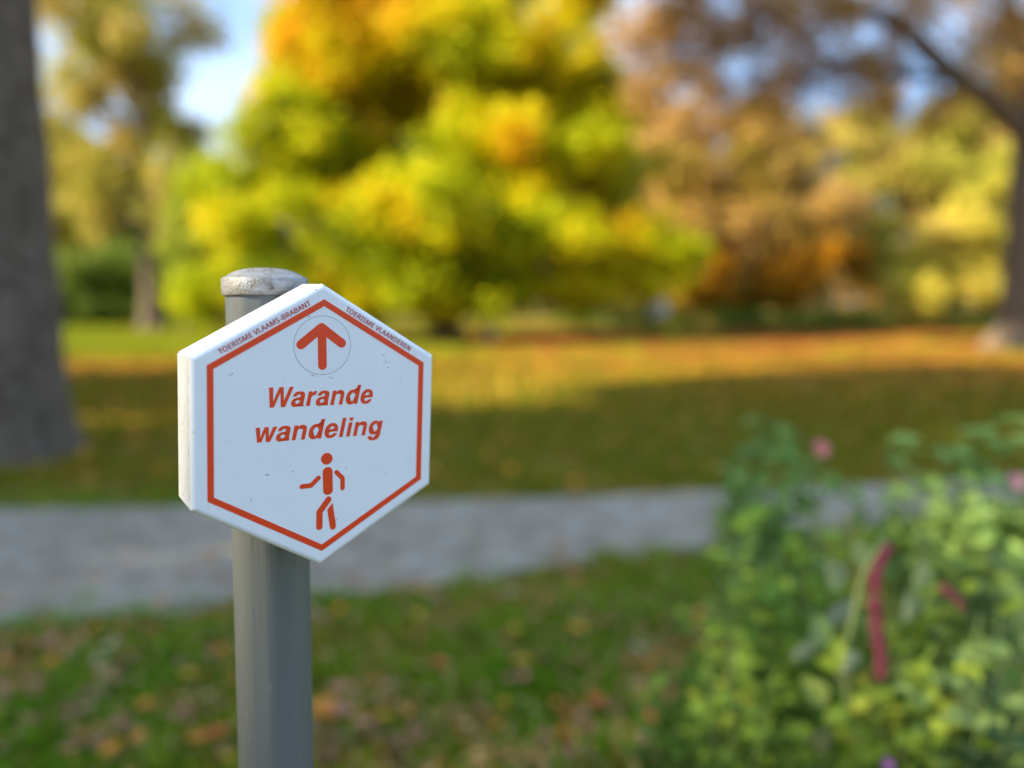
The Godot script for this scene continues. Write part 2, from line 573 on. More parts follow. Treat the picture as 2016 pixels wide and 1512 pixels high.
func make_sign_post() -> void:
	var post_base := Vector3(-0.2095, 0.0, -0.6135)
	var post := thing("sign_post", post_base, "grey metal post with white hexagonal walking route sign", "sign post")

	# --- pole: eight soft flats, leaning by half a degree
	var radius := 0.0302
	var top := Vector3(-0.1950, EYE_HEIGHT + 0.004, -0.6135) - post_base
	var rows := []
	var uvs := []
	var sides := 128
	for y in [-0.03, 0.35, 0.75, 1.0, 1.15, 1.25, 1.35, 1.42, EYE_HEIGHT + 0.009]:
		var row := []
		var uvr := []
		for i in sides + 1:
			var a: float = TAU * i / sides
			# flats meet near -42, -2 and 41 degrees off the line towards the camera
			var view := atan2(0.1955, 0.6135) + PI / 2.0
			var off := fposmod(rad_to_deg(a - (PI - view + PI)) + 2.0, 45.0) - 22.5
			var r := minf(radius, radius * 0.982 / cos(deg_to_rad(off)))
			row.append(Vector3(top.x * y / top.y, y, 0) + Vector3(cos(a), 0, sin(a)) * r)
			uvr.append(Vector2(float(i) / sides, 1.0 - y / 1.5))
		rows.append(row)
		uvs.append(uvr)
	var paint := mat(Color(1, 1, 1), 0.42)
	paint.albedo_texture = pole_texture()
	paint.metallic = 0.25
	paint.heightmap_enabled = true
	paint.heightmap_texture = grey_noise(256, 0.3, 15)
	paint.heightmap_scale = 0.02
	part("pole", sheet(rows, uvs), paint, post)

	# --- cast cap with a rounded shoulder and a shallow dome
	var cap_mat := mat(Color(1, 1, 1), 0.55)
	cap_mat.albedo_texture = noise_image(512, 512, [Color(0.15, 0.11, 0.065), Color(0.28, 0.255, 0.21), Color(0.35, 0.34, 0.325), Color(0.375, 0.375, 0.37), Color(0.45, 0.455, 0.46)], 0.008, 44, 0.07)
	cap_mat.metallic = 0.35
	cap_mat.uv1_triplanar = true
	cap_mat.uv1_scale = Vector3.ONE * 14.0
	cap_mat.heightmap_enabled = true
	cap_mat.heightmap_texture = grey_noise(256, 0.12, 45)
	cap_mat.heightmap_scale = 0.05
	var profile := [[0.0300, -0.0012], [0.0320, -0.0012], [0.0327, 0.0000], [0.0327, 0.0103], [0.0323, 0.0120], [0.0314, 0.0130], [0.0298, 0.0132], [0.0270, 0.0152], [0.0220, 0.0177], [0.0160, 0.0194], [0.0090, 0.0203], [0.0, 0.0206]]
	rows = []
	for p in profile:
		var row := []
		for i in 65:
			var a := TAU * (i % 64) / 64.0
			var wob: float = 1.0 + 0.006 * noise.get_noise_3d(cos(a) * 3.0, sin(a) * 3.0, p[1] * 200.0)
			row.append(Vector3(cos(a) * p[0] * wob, p[1], sin(a) * p[0] * wob))
		rows.append(row)
	var cap := part("post_cap", sheet(rows), cap_mat, post, Transform3D(Basis(), top + Vector3(0, 0.0030, 0)))
	var pip := SphereMesh.new()
	pip.radius = 0.0011
	pip.height = 0.0022
	pip.radial_segments = 10
	pip.rings = 6
	var pip_dir := Vector3(0.1955 + 0.10, 0, 0.6135).normalized()
	part("rivet", pip, mat(Color(0.06, 0.07, 0.07), 0.5), cap, Transform3D(Basis(), pip_dir * 0.0331 + Vector3(0, 0.0045, 0)))

	# --- sign panel: a folded metal tray
	var basis := Basis(Vector3(0.8348, -0.0298, -0.5498), Vector3(0.0354, 0.9994, -0.0004), Vector3(0.5495, -0.0191, 0.8353)).orthonormalized()
	var where := Transform3D(basis, Vector3(-0.1375, EYE_HEIGHT - 0.0898, -0.5539) - post_base)
	var face := mat(Color(1, 1, 1), 0.34)
	face.albedo_texture = sign_face_texture()
	var enamel := mat(Color(0.86, 0.86, 0.845), 0.34)
	enamel.albedo_color = Color.WHITE
	enamel.albedo_texture = noise_image(256, 256, [Color(0.60, 0.55, 0.44), Color(0.84, 0.83, 0.80), Color(0.87, 0.87, 0.855), Color(0.88, 0.88, 0.87), Color(0.88, 0.88, 0.87)], 0.02, 58, 0.03)
	enamel.heightmap_enabled = true
	enamel.heightmap_texture = grey_noise(256, 0.08, 52)
	enamel.heightmap_scale = 0.02
	enamel.uv1_triplanar = true
	enamel.uv1_scale = Vector3.ONE * 20.0

	var outer := 1.120 * SIGN_UNIT
	var shift := Vector3(-0.008 * SIGN_UNIT, 0, 0)
	var round_r := 0.0040
	var depth := 0.0450
	# front face and its rounded lip
	var rings := [[outer - round_r * 1.155, 0.0]]
	for k in range(1, 7):
		var a := PI / 2 * k / 6.0
		rings.append([outer - round_r * 1.155 * (1.0 - sin(a)), -round_r * (1.0 - cos(a))])
	rings.append([outer, -round_r - 0.0005])
	var st := SurfaceTool.new()
	st.begin(Mesh.PRIMITIVE_TRIANGLES)
	var vert := func(p: Vector3, nrm: Vector3) -> void:
		st.set_normal(nrm)
		st.set_uv(Vector2(p.x / SIGN_UNIT / 2.4 + 0.5, 0.5 - p.y / SIGN_UNIT / 2.4))
		st.add_vertex(p)
	for k in 6:
		var r0: float = rings[0][0]
		var a2 := hex(r0, k)
		var b2 := hex(r0, k + 1)
		for p in [Vector3.ZERO, Vector3(a2.x, a2.y, 0), Vector3(b2.x, b2.y, 0)]:
			vert.call(p + shift, Vector3(0, 0, 1))
		var side_n := (hex(1, k) + hex(1, k + 1)).normalized()
		for j in rings.size() - 1:
			var n0 := Vector3(side_n.x, side_n.y, 0) * sin(PI / 2 * minf(j, 6) / 6.0) + Vector3(0, 0, cos(PI / 2 * minf(j, 6) / 6.0))
			var n1 := Vector3(side_n.x, side_n.y, 0) * sin(PI / 2 * minf(j + 1, 6) / 6.0) + Vector3(0, 0, cos(PI / 2 * minf(j + 1, 6) / 6.0))
			var p := []
			for e in [[j, k, n0], [j + 1, k, n1], [j + 1, k + 1, n1], [j, k + 1, n0]]:
				var h := hex(rings[e[0]][0], e[1])
				p.append([Vector3(h.x, h.y, rings[e[0]][1]) + shift, e[2]])
			for i in [0, 1, 2, 0, 2, 3]:
				vert.call(p[i][0], p[i][1])
	var panel := part("sign_panel", st.commit(), face, post, where)
	panel.set_meta("label", "white hexagonal sign panel with red border, arrow, lettering and walking figure")

	# six folded flanges with a small gap at each corner
	for k in 6:
		var t := Tris.new()
		var a2 := hex(outer, k)
		var b2 := hex(outer, k + 1)
		var d := (b2 - a2).normalized()
		var nin := -(a2 + b2).normalized()
		a2 += d * 0.0007
		b2 -= d * 0.0007
		var z0 := -round_r - 0.0004
		var th := nin * 0.0016
		# outward curve at the rear lip
		var lip := [[0.0, z0], [0.0, -depth + 0.0015], [0.25, -depth + 0.0005], [0.6, -depth], [1.0, -depth + 0.0006]]
		for j in lip.size() - 1:
			var o0: Vector2 = th * lip[j][0]
			var o1: Vector2 = th * lip[j + 1][0]
			t.quad(Vector3(a2.x + o0.x, a2.y + o0.y, lip[j][1]), Vector3(a2.x + o1.x, a2.y + o1.y, lip[j + 1][1]), Vector3(b2.x + o1.x, b2.y + o1.y, lip[j + 1][1]), Vector3(b2.x + o0.x, b2.y + o0.y, lip[j][1]))
		var ai := a2 + th
		var bi := b2 + th
		t.quad(Vector3(bi.x, bi.y, z0), Vector3(bi.x, bi.y, -depth + 0.0006), Vector3(ai.x, ai.y, -depth + 0.0006), Vector3(ai.x, ai.y, z0))
		t.quad(Vector3(a2.x, a2.y, z0), Vector3(ai.x, ai.y, z0), Vector3(ai.x, ai.y, -depth + 0.0006), Vector3(a2.x, a2.y, -depth + 0.0015))
		t.quad(Vector3(b2.x, b2.y, z0), Vector3(b2.x, b2.y, -depth + 0.0015), Vector3(bi.x, bi.y, -depth + 0.0006), Vector3(bi.x, bi.y, z0))
		part("flange", t.mesh(), enamel, panel, Transform3D(Basis(), shift))

	# printed layers
	var red := mat(Color(0.86, 0.065, 0.012), 0.36)
	var small_red := mat(Color(0.50, 0.025, 0.04), 0.45)
	var border := []
	for k in 6:
		border.append(PackedVector2Array([hex(1.0, k) * SIGN_UNIT, hex(1.0, k + 1) * SIGN_UNIT, hex(0.947, k + 1) * SIGN_UNIT, hex(0.947, k) * SIGN_UNIT]))
	part("red_border", print_mesh(border, 0.0, 0.00020), red, panel)
	var disc := mat(Color(0.86, 0.87, 0.87), 0.30)
	var sticker := part("round_sticker", print_mesh(scaled([ellipse(-0.009, 0.644, 0.226, 0.226, 72)]), 0.0, 0.00012), disc, panel)
	var ring_polys := []
	for k in 72:
		var a0 := TAU * k / 72.0
		var a1 := TAU * (k + 1) / 72.0
		var c := Vector2(-0.009, 0.644)
		ring_polys.append(PackedVector2Array([c + Vector2.from_angle(a0) * 0.2255, c + Vector2.from_angle(a0) * 0.2295, c + Vector2.from_angle(a1) * 0.2295, c + Vector2.from_angle(a1) * 0.2255]))
	part("sticker_edge", print_mesh(scaled(ring_polys), 0.0, 0.00016), mat(Color(0.36, 0.37, 0.38), 0.6), panel)
	sticker.set_meta("label", "round white sticker carrying the arrow")
	part("arrow", print_mesh(merged([capsule2d(Vector2(-0.022, 0.780), Vector2(-0.181, 0.649), 0.0355), capsule2d(Vector2(-0.022, 0.780), Vector2(0.144, 0.661), 0.0355), capsule2d(Vector2(-0.018, 0.782), Vector2(-0.010, 0.487), 0.0345)]), 0.0, 0.00028), red, panel)
	part("lettering", print_mesh(word("Warande", Vector2(-0.456, 0.174), 0.213, 0.965, 0.205), 0.0, 0.00020), red, panel)
	part("lettering", print_mesh(word("wandeling", Vector2(-0.545, -0.087), 0.213, 1.0, 0.205), 0.0, 0.00020), red, panel)
	caption("TOERISME VLAAMS-BRABANT", Vector2(-0.773, 0.5775), Vector2(-0.102, 0.9545), small_red, panel)
	caption("TOERISME VLAANDEREN", Vector2(0.168, 0.9165), Vector2(0.730, 0.5965), small_red, panel)
	# walking figure, drawn in seven pieces
	var fig := red
	part("figure_head", print_mesh(scaled([ellipse(0.033, -0.254, 0.047, 0.047)]), 0.0, 0.00020), fig, panel)
	part("figure_torso", print_mesh(scaled([capsule2d(Vector2(0.041, -0.361), Vector2(0.046, -0.508), 0.040)]), 0.0, 0.00020), fig, panel)
	part("figure_arm", print_mesh(merged([capsule2d(Vector2(-0.033, -0.403), Vector2(-0.092, -0.457), 0.0185), capsule2d(Vector2(-0.092, -0.457), Vector2(-0.165, -0.459), 0.0185)]), 0.0, 0.00020), fig, panel)
	part("figure_arm", print_mesh(merged([capsule2d(Vector2(0.115, -0.371), Vector2(0.166, -0.424), 0.0185), capsule2d(Vector2(0.166, -0.424), Vector2(0.167, -0.504), 0.0185)]), 0.0, 0.00020), fig, panel)
	part("figure_leg", print_mesh(merged([capsule2d(Vector2(0.051, -0.585), Vector2(-0.022, -0.680), 0.0245), capsule2d(Vector2(-0.022, -0.680), Vector2(-0.022, -0.800), 0.0255)]), 0.0, 0.00020), fig, panel)
	var shin := [Vector2(0.085, -0.617)]
	shin.append(Vector2(0.041, -0.668))
	shin.append(Vector2(0.064, -0.808))
	for k in 9:
		shin.append(Vector2(0.0895, -0.812) + Vector2.from_angle(PI + PI * k / 8.0) * 0.0255)
	shin.append(Vector2(0.115, -0.805))
	part("figure_leg", print_mesh(scaled([PackedVector2Array(shin)]), 0.0, 0.00020), fig, panel)

	# clamp that holds the panel to the pole
	var steel := mat(Color(0.10, 0.10, 0.10), 0.5)
	steel.metallic = 0.6
	for y in [0.058, -0.058]:
		var bar := BoxMesh.new()
		bar.size = Vector3(0.090, 0.018, 0.006)
		var rail := part("clamp_rail", bar, steel, post, where * Transform3D(Basis(), Vector3(0.0, y, -depth - 0.0035)))
		var bolt := CylinderMesh.new()
		bolt.top_radius = 0.004
		bolt.bottom_radius = 0.004
		bolt.height = 0.008
		bolt.radial_segments = 6
		for x in [-0.036, 0.036]:
			part("bolt", bolt, steel, rail, Transform3D(Basis(Vector3.RIGHT, PI / 2), Vector3(x, 0, -0.006)))
		var ry := []
		var pole_y: float = (where * Vector3(0, y, 0)).y
		for h in [-0.007, 0.007]:
			var row := []
			for i in 49:
				var a := TAU * (i % 48) / 48.0
				row.append(Vector3(top.x * pole_y / top.y + cos(a) * 0.0310, pole_y + h, sin(a) * 0.0310))
			ry.append(row)
		part("clamp_band", sheet(ry), steel, post)
	# stiffener end that peeks out behind the top corner
	var nub := BoxMesh.new()
	nub.size = Vector3(0.012, 0.010, 0.006)
	part("stiffener", nub, mat(Color(0.03, 0.03, 0.03), 0.7), post, where * Transform3D(Basis(), Vector3(0.002, 0.0965, -depth - 0.003)))

# ---------------------------------------------------------------- trees
# leaves of one clump: small folded diamonds spread in a unit ball; four variants of [corners, tints]
func clump(leaves: int, size: float, seed_: int, flat := 0.35) -> Array:
	var out := []
	for variant in 4:
		var r := RandomNumberGenerator.new()
		r.seed = seed_ * 10 + variant
		var t := Tris.new()
		for k in leaves:
			var p := Vector3(r.randfn(), r.randfn(), r.randfn()).normalized() * pow(r.randf(), 0.4)
			var nrm := Vector3(r.randfn(), r.randfn() + flat * 2.0, r.randfn()).normalized()
			var d := nrm.cross(Vector3(r.randfn(), r.randfn(), r.randfn())).normalized()
			var w := nrm.cross(d)
			var s := size * r.randf_range(0.7, 1.25)
			var fold := nrm * s * 0.12
			var a := p - d * s * 0.5
			var b := p + d * s * 0.55
			t.tri(a, p - w * s * 0.36 + fold, b)
			t.tri(a, b, p + w * s * 0.36 + fold)
			var v := r.randf_range(0.72, 1.2)
			t.paint(Color(v, v * r.randf_range(0.93, 1.05), v * r.randf_range(0.8, 1.1)))
		out.append([t.v, t.c])
	return out

func pick(palette: Array, f: float) -> Color:
	f = clampf(f, 0.0, 0.999) * (palette.size() - 1)
	var i := int(f)
	return palette[i].lerp(palette[i + 1], f - i)

# gaps cut in the crowns to let sun onto the sign and the path:
# [point on the ground in line with the sun, reach along the sun, reach across, share of leaves left]
const OPENINGS := [[2.1, -1.6, 1.7, 1.05, 0.78], [-2.20, -4.42, 1.0, 0.75, 0.18]]

func in_opening(p: Vector3, r: RandomNumberGenerator) -> bool:
	var k := p.y / SUN.y
	var gx := p.x - SUN.x * k
	var gz := p.z - SUN.z * k
	var flat := Vector2(SUN.x, SUN.z).normalized()
	for o in OPENINGS:
		var dx: float = gx - o[0]
		var dz: float = gz - o[1]
		var along := dx * flat.x + dz * flat.y
		var side := dx * flat.y - dz * flat.x
		if pow(along / (o[2] + 1.2), 2.0) + pow(side / o[3], 2.0) < 1.0 and r.randf() > o[4]:
			return true
	return false

# lobes: [centre, radii]; gap: share of the volume left open by noise
func crown(parent: Node3D, lobes: Array, mesh: Array, count: int, clump_r: float, palette: Array, gap: float, seed_: int, tone = null) -> void:
	var r := RandomNumberGenerator.new()
	r.seed = seed_
	var total := 0.0
	var volumes := []
	var boughs := []
	for l in lobes:
		var size: Vector3 = l[1]
		boughs.append([l[0], size * 0.72])
		for k in 7:
			var out := Vector3(r.randfn(), r.randfn() * 0.8, r.randfn()).normalized()
			boughs.append([l[0] + out * size * r.randf_range(0.65, 1.0), size * r.randf_range(0.26, 0.48) * Vector3(1.15, 0.75, 1.15)])
	lobes = boughs
	for l in lobes:
		var s: Vector3 = l[1]
		total += pow(s.x * s.y * s.z, 0.72)
		volumes.append(total)
	var spots := []
	var tries := 0
	while spots.size() < count and tries < count * 12:
		tries += 1
		var w := r.randf() * total
		var i := 0
		while volumes[i] < w:
			i += 1
		var dir := Vector3(r.randfn(), r.randfn(), r.randfn()).normalized()
		var p: Vector3 = lobes[i][0] + dir * pow(r.randf(), 0.45) * (lobes[i][1] as Vector3)
		if p.y < 0.25:
			continue
		var wp := parent.position + p
		if in_opening(wp, r):
			continue
		if noise.get_noise_3dv(wp * 0.55 + Vector3(seed_, 0, 0)) + 0.5 * noise.get_noise_3dv(wp * 1.5) < gap:
			continue
		spots.append([p, dir])
	var forms: Array = mesh
	var tones := 40
	var tint := []
	for form in forms:
		var row := []
		for k in tones:
			var c := pick(palette, float(k) / (tones - 1))
			var colors := PackedColorArray()
			for q: Color in form[1]:
				colors.append(Color(c.r * q.r, c.g * q.g, c.b * q.b))
			row.append(colors)
		tint.append(row)
	var t := Tris.new()
	for k in spots.size():
		var s := clump_r * r.randf_range(0.7, 1.3)
		var b := Basis(Vector3(r.randfn(), r.randfn(), r.randfn()).normalized(), r.randf() * 1.2) * Basis(Vector3.UP, r.randf() * TAU)
		var wp: Vector3 = parent.position + spots[k][0]
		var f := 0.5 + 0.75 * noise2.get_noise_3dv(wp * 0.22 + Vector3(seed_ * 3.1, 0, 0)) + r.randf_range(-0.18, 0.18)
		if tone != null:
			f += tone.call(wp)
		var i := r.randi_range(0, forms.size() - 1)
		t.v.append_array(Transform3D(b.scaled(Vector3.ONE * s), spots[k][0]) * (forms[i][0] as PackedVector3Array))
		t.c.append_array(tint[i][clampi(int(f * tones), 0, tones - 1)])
	var o := part("crown", t.mesh(), M.leafy, parent)
	o.set_meta("kind", "stuff")

# a limb from the trunk towards a lobe, sagging and wandering a little
func limb(parent: Node3D, a: Vector3, b: Vector3, r0: float, r1: float, m: Material, called := "branch") -> void:
	var pts := []
	var rad := []
	var n := 7
	var wander := (b - a).length() * 0.06
	for k in n + 1:
		var t := float(k) / n
		var p := a.lerp(b, t) + Vector3(0, sin(t * PI) * wander * 1.2, 0)
		if k > 0 and k < n:
			p += Vector3(noise.get_noise_1d(k * 1.7 + b.x * 9.0), noise.get_noise_1d(k * 2.3 + b.y * 9.0), noise.get_noise_1d(k * 1.9 + b.z * 9.0)) * wander
		pts.append(p)
		rad.append(lerpf(r0, r1, pow(t, 0.8)))
	part(called, tube(pts, rad, 8, 0.1, b.x), m, parent)

func trunk(parent: Node3D, height: float, r0: float, r1: float, m: Material, lean := Vector3.ZERO, flare := 1.0, wander := 1.0) -> void:
	var pts := []
	var rad := []
	var n := 34
	for k in n + 1:
		var t := pow(float(k) / n, 1.6)
		var y := -0.15 + (height + 0.15) * t
		pts.append(Vector3(lean.x * y, y, lean.z * y) + Vector3(noise.get_noise_1d(y * 0.5 + r0 * 50.0), 0, noise.get_noise_1d(y * 0.5 + 90.0)) * r0 * 0.25 * wander * minf(1.0, maxf(0.0, y)))
		var foot := flare * (0.75 * exp(-maxf(0.0, y) / (r0 * 0.55)) + 0.22 * exp(-maxf(0.0, y) / (r0 * 2.2)))
		rad.append(lerpf(r0, r1, t) * (1.0 + foot))
	part("trunk", tube(pts, rad, 72, 0.10, r0 * 10.0, flare), m, parent)

# lobes given in photo pixels at a depth: [px, py, radius px, depth offset (, squash)]
func photo_lobes(base: Vector3, depth: float, list: Array) -> Array:
	var out := []
	for l in list:
		var d: float = depth + l[3]
		var c := at_depth(l[0], l[1], d)
		var r: float = l[2] * d / FOCAL_PX
		var q: float = l[4] if l.size() > 4 else 0.85
		out.append([c - base, Vector3(r, r * q, r)])
	return out

func tree(called: String, label: String, category: String, base: Vector3, trunk_h: float, r0: float, m: Material, lobes: Array, mesh: Array, count: int, clump_r: float, palette: Array, gap: float, seed_: int, group := "", tone = null, branches := true) -> Node3D:
	var o := thing(called, base, label, category, group)
	trunk(o, trunk_h, r0, r0 * 0.45, m, Vector3.ZERO, 0.8)
	if branches:
		for l in lobes:
			var c: Vector3 = l[0]
			var start := Vector3(0, clampf(c.y - absf(c.x) * 0.5 - 0.5, trunk_h * 0.25, trunk_h), 0)
			limb(o, start, c, r0 * 0.3, r0 * 0.07, m)
	crown(o, lobes, mesh, count, clump_r, palette, gap, seed_, tone)
	return o

func make_trees() -> void:
	var leaf_big := clump(12, 0.42, 1)
	var leaf_mid := clump(13, 0.36, 2)
	var leaf_fine := clump(14, 0.28, 3)
	var yellow_green := [Color(0.20, 0.27, 0.008), Color(0.40, 0.48, 0.008), Color(0.58, 0.58, 0.008), Color(0.70, 0.58, 0.008), Color(0.72, 0.42, 0.008), Color(0.62, 0.28, 0.010)]
	var olive := [Color(0.25, 0.27, 0.03), Color(0.38, 0.38, 0.05), Color(0.50, 0.46, 0.08), Color(0.54, 0.42, 0.12), Color(0.48, 0.33, 0.11)]
	var lime := [Color(0.14, 0.22, 0.03), Color(0.25, 0.36, 0.04), Color(0.40, 0.45, 0.05), Color(0.5, 0.48, 0.06)]
	var dark := [Color(0.12, 0.18, 0.028), Color(0.15, 0.22, 0.032), Color(0.18, 0.25, 0.036), Color(0.22, 0.29, 0.045)]
	var brown := [Color(0.24, 0.22, 0.03), Color(0.36, 0.27, 0.05), Color(0.48, 0.32, 0.07), Color(0.54, 0.35, 0.13), Color(0.48, 0.26, 0.09)]
	var orange := [Color(0.25, 0.14, 0.02), Color(0.45, 0.23, 0.015), Color(0.58, 0.28, 0.012), Color(0.5, 0.30, 0.02)]
	var pale := [Color(0.38, 0.38, 0.05), Color(0.56, 0.52, 0.07), Color(0.68, 0.58, 0.10), Color(0.70, 0.56, 0.15)]
	var russet := [Color(0.28, 0.18, 0.06), Color(0.40, 0.25, 0.08), Color(0.50, 0.31, 0.10), Color(0.48, 0.38, 0.11)]

	# --- the big yellow tree
	var d := 30.0
	var base := on_ground(880, 672)
	base = Vector3(at_depth(880, 672, d).x, 0, -d)
	var lobes := photo_lobes(base, d, [
		[700, 70, 150, 0], [600, 190, 120, 1], [830, 180, 150, 3], [1090, 90, 130, 0.5], [980, -40, 130, 2], [690, -30, 100, 1], [1130, -30, 100, 1],
		[580, 320, 130, -0.5], [790, 330, 160, 2.5], [1040, 300, 150, -1], [1170, 240, 80, 0.5], [1110, 200, 110, 0],
		[470, 390, 85, 0.5], [520, 520, 150, -2], [700, 470, 150, -3], [900, 470, 160, -3.2], [1080, 470, 150, -2.2], [1240, 500, 110, -2, 0.7], [1320, 500, 62, -2, 0.7],
		[950, 120, 170, 4.5], [1000, 260, 150, 4.5], [760, 220, 160, 4.5], [1190, 370, 110, 2.5], [640, 60, 120, 3], [880, 0, 120, 3], [900, 90, 110, -1.5], [930, 230, 90, -1.0], [880, 330, 100, -1.5],
		[410, 590, 70, -1], [640, 590, 110, -3, 0.6], [1000, 570, 110, -3.4, 0.6], [840, 585, 90, -3.6, 0.6], [1180, 570, 70, -2.5, 0.6], [1270, 560, 60, -2.5, 0.7]])
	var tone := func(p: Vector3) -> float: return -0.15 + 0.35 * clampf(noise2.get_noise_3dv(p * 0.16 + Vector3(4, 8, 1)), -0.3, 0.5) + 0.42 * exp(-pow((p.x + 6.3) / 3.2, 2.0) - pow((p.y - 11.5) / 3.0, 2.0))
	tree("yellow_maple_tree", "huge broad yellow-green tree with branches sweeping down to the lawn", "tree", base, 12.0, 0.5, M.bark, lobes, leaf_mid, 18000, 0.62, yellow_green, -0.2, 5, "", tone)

	# --- old tree beside the path, its trunk cut by the frame
	base = Vector3(-4.76, 0, -7.15)
	var near_tree := thing("old_park_tree", base, "thick grey trunk of an old tree beside the gravel path", "tree")
	trunk(near_tree, 7.5, 0.49, 0.43, M.bark, Vector3(0.004, 0, 0), 0.30, 0.2)
	lobes = []
	for l in [[-2.5, 8.5, 0.5, 2.4], [1.6, 9.2, -1.0, 2.3], [0.2, 11.0, 0.5, 2.6], [-1.2, 9.4, 3.0, 2.2], [2.2, 8.0, 2.0, 1.6], [-3.6, 10.5, -1.5, 2.2], [0.8, 8.6, -3.2, 1.9]]:
		lobes.append([Vector3(l[0], l[1], l[2]), Vector3(l[3], l[3] * 0.8, l[3])])
		limb(near_tree, Vector3(-0.1, 6.2, 0), Vector3(l[0], l[1], l[2]), 0.17, 0.03, M.bark)
	crown(near_tree, lobes, leaf_fine, 1700, 0.5, olive, -0.05, 12)

	# --- far trunk in the sun on the other side of the lawn
	d = 41.0
	base = Vector3(at_depth(300, 640, d).x, 0, -d)
	lobes = photo_lobes(base, d, [[210, 330, 100, 0], [330, 270, 90, 1], [150, 190, 90, 1], [270, 70, 110, 0], [190, 400, 70, -1], [350, 370, 70, -1], [270, 180, 80, 2], [180, -30, 130, 0], [110, 320, 60, 0]])
	tree("sunlit_tree", "tall tree with straight sunlit trunk standing in front of the dark shrubs", "tree", base, 11.0, 0.50, M.bark, lobes, leaf_mid, 2000, 0.75, olive, 0.0, 17)
	d = 37.0
	base = Vector3(at_depth(365, 640, d).x, 0, -d)
	lobes = photo_lobes(base, d, [[392, 400, 55, 0], [405, 480, 62, 0], [388, 560, 50, -0.5], [395, 335, 42, 0.5]])
	tree("lime_green_tree", "small lime green tree at the edge of the huge yellow tree", "tree", base, 5.0, 0.14, M.bark, lobes, leaf_mid, 1300, 0.6, lime, -0.15, 23)

	# --- dark shrubs behind the sunlit trunk
	for s in [[130, 560, 85, 49.0, 0], [215, 545, 95, 51.0, 1], [300, 560, 85, 50.0, 2], [40, 540, 100, 52.0, 3]]:
		base = Vector3(at_depth(s[0], 640, s[3]).x, 0, -s[3])
		lobes = photo_lobes(base, s[3], [[s[0], s[1], s[2], 0, 1.0], [s[0] - 40, s[1] + 45, 55, -0.6], [s[0] + 40, s[1] + 45, 55, -0.6]])
		tree("dark_shrub", "dark green evergreen shrub in shade behind the tall tree's straight trunk", "shrub", base, 2.0, 0.10, M.bark, lobes, leaf_mid, 900, 0.6, dark, -0.3, 40 + s[4], "dark shrubs behind the sunlit tree")

	# --- olive trees further back on the sunlit trunk's side
	var far_list := [[110, 330, 62.0], [420, 420, 64.0], [240, 420, 66.0]]
	for k in far_list.size():
		var f: Array = far_list[k]
		base = Vector3(at_depth(f[0], 630, f[2]).x, 0, -f[2])
		lobes = photo_lobes(base, f[2], [[f[0], f[1], 90, 0], [f[0] + 50, f[1] + 70, 70, 0], [f[0] - 55, f[1] + 60, 70, 0], [f[0] + 10, f[1] + 130, 80, 0]])
		tree("olive_tree", "distant olive yellow tree rising behind the dark shrubs", "tree", base, 7.0, 0.3, M.bark, lobes, leaf_big, 1100, 0.95, olive, -0.12, 60 + k, "olive trees behind the dark shrubs")

	# --- brown and orange trees on the other side
	d = 47.0
	base = Vector3(at_depth(1480, 630, d).x, 0, -d)
	lobes = photo_lobes(base, d, [[1400, 360, 110, 0], [1540, 330, 110, 0.5], [1640, 420, 100, 0], [1450, 470, 110, -1], [1330, 430, 80, 0], [1570, 500, 100, -1], [1480, 260, 80, 1], [1320, 310, 75, 0.5], [1380, 560, 80, -1]])
	tree("copper_beech", "broad copper brown tree beside the huge yellow one", "tree", base, 9.0, 0.45, M.bark, lobes, leaf_big, 3300, 0.75, brown, -0.04, 71)
	d = 44.5
	for s in [[1420, 555, 60, 0], [1530, 555, 75, 1], [1635, 500, 62, 2]]:
		base = Vector3(at_depth(s[0], 640, d).x, 0, -d - s[3] * 0.7)
		lobes = photo_lobes(base, d + s[3] * 0.7, [[s[0], s[1], s[2], 0], [s[0] - 35, s[1] + 25, s[2] * 0.6, -0.4], [s[0] + 38, s[1] + 20, s[2] * 0.6, -0.4]])
		tree("orange_shrub", "orange leaved shrub in front of the copper brown tree", "shrub", base, 1.8, 0.08, M.bark, lobes, leaf_mid, 700, 0.55, orange, -0.2, 80 + s[3], "orange shrubs below the copper tree")
	d = 53.0
	base = Vector3(at_depth(1790, 630, d).x, 0, -d)
	lobes = photo_lobes(base, d, [[1750, 350, 90, 0], [1850, 330, 95, 0], [1720, 470, 90, -1], [1900, 240, 80, 0], [1700, 260, 55, 0], [1830, 440, 90, 0], [1780, 560, 80, -1], [1960, 300, 90, 0]])
	tree("olive_brown_tree", "olive brown tree behind the pale yellow bush", "tree", base, 10.0, 0.4, M.bark, lobes, leaf_big, 2500, 0.8, olive, -0.04, 91)
	d = 37.0
	base = Vector3(at_depth(1860, 645, d).x, 0, -d)
	lobes = photo_lobes(base, d, [[1850, 520, 85, 0], [1800, 585, 60, -0.5], [1920, 560, 75, 0], [1890, 450, 65, 0], [1955, 480, 60, 0.5], [1950, 380, 45, 0.5]])
	tree("pale_yellow_bush", "pale yellow bush glowing in the sun beside the dark fork-limbed trunk", "shrub", base, 3.0, 0.1, M.bark, lobes, leaf_mid, 2200, 0.55, pale, -0.25, 97)

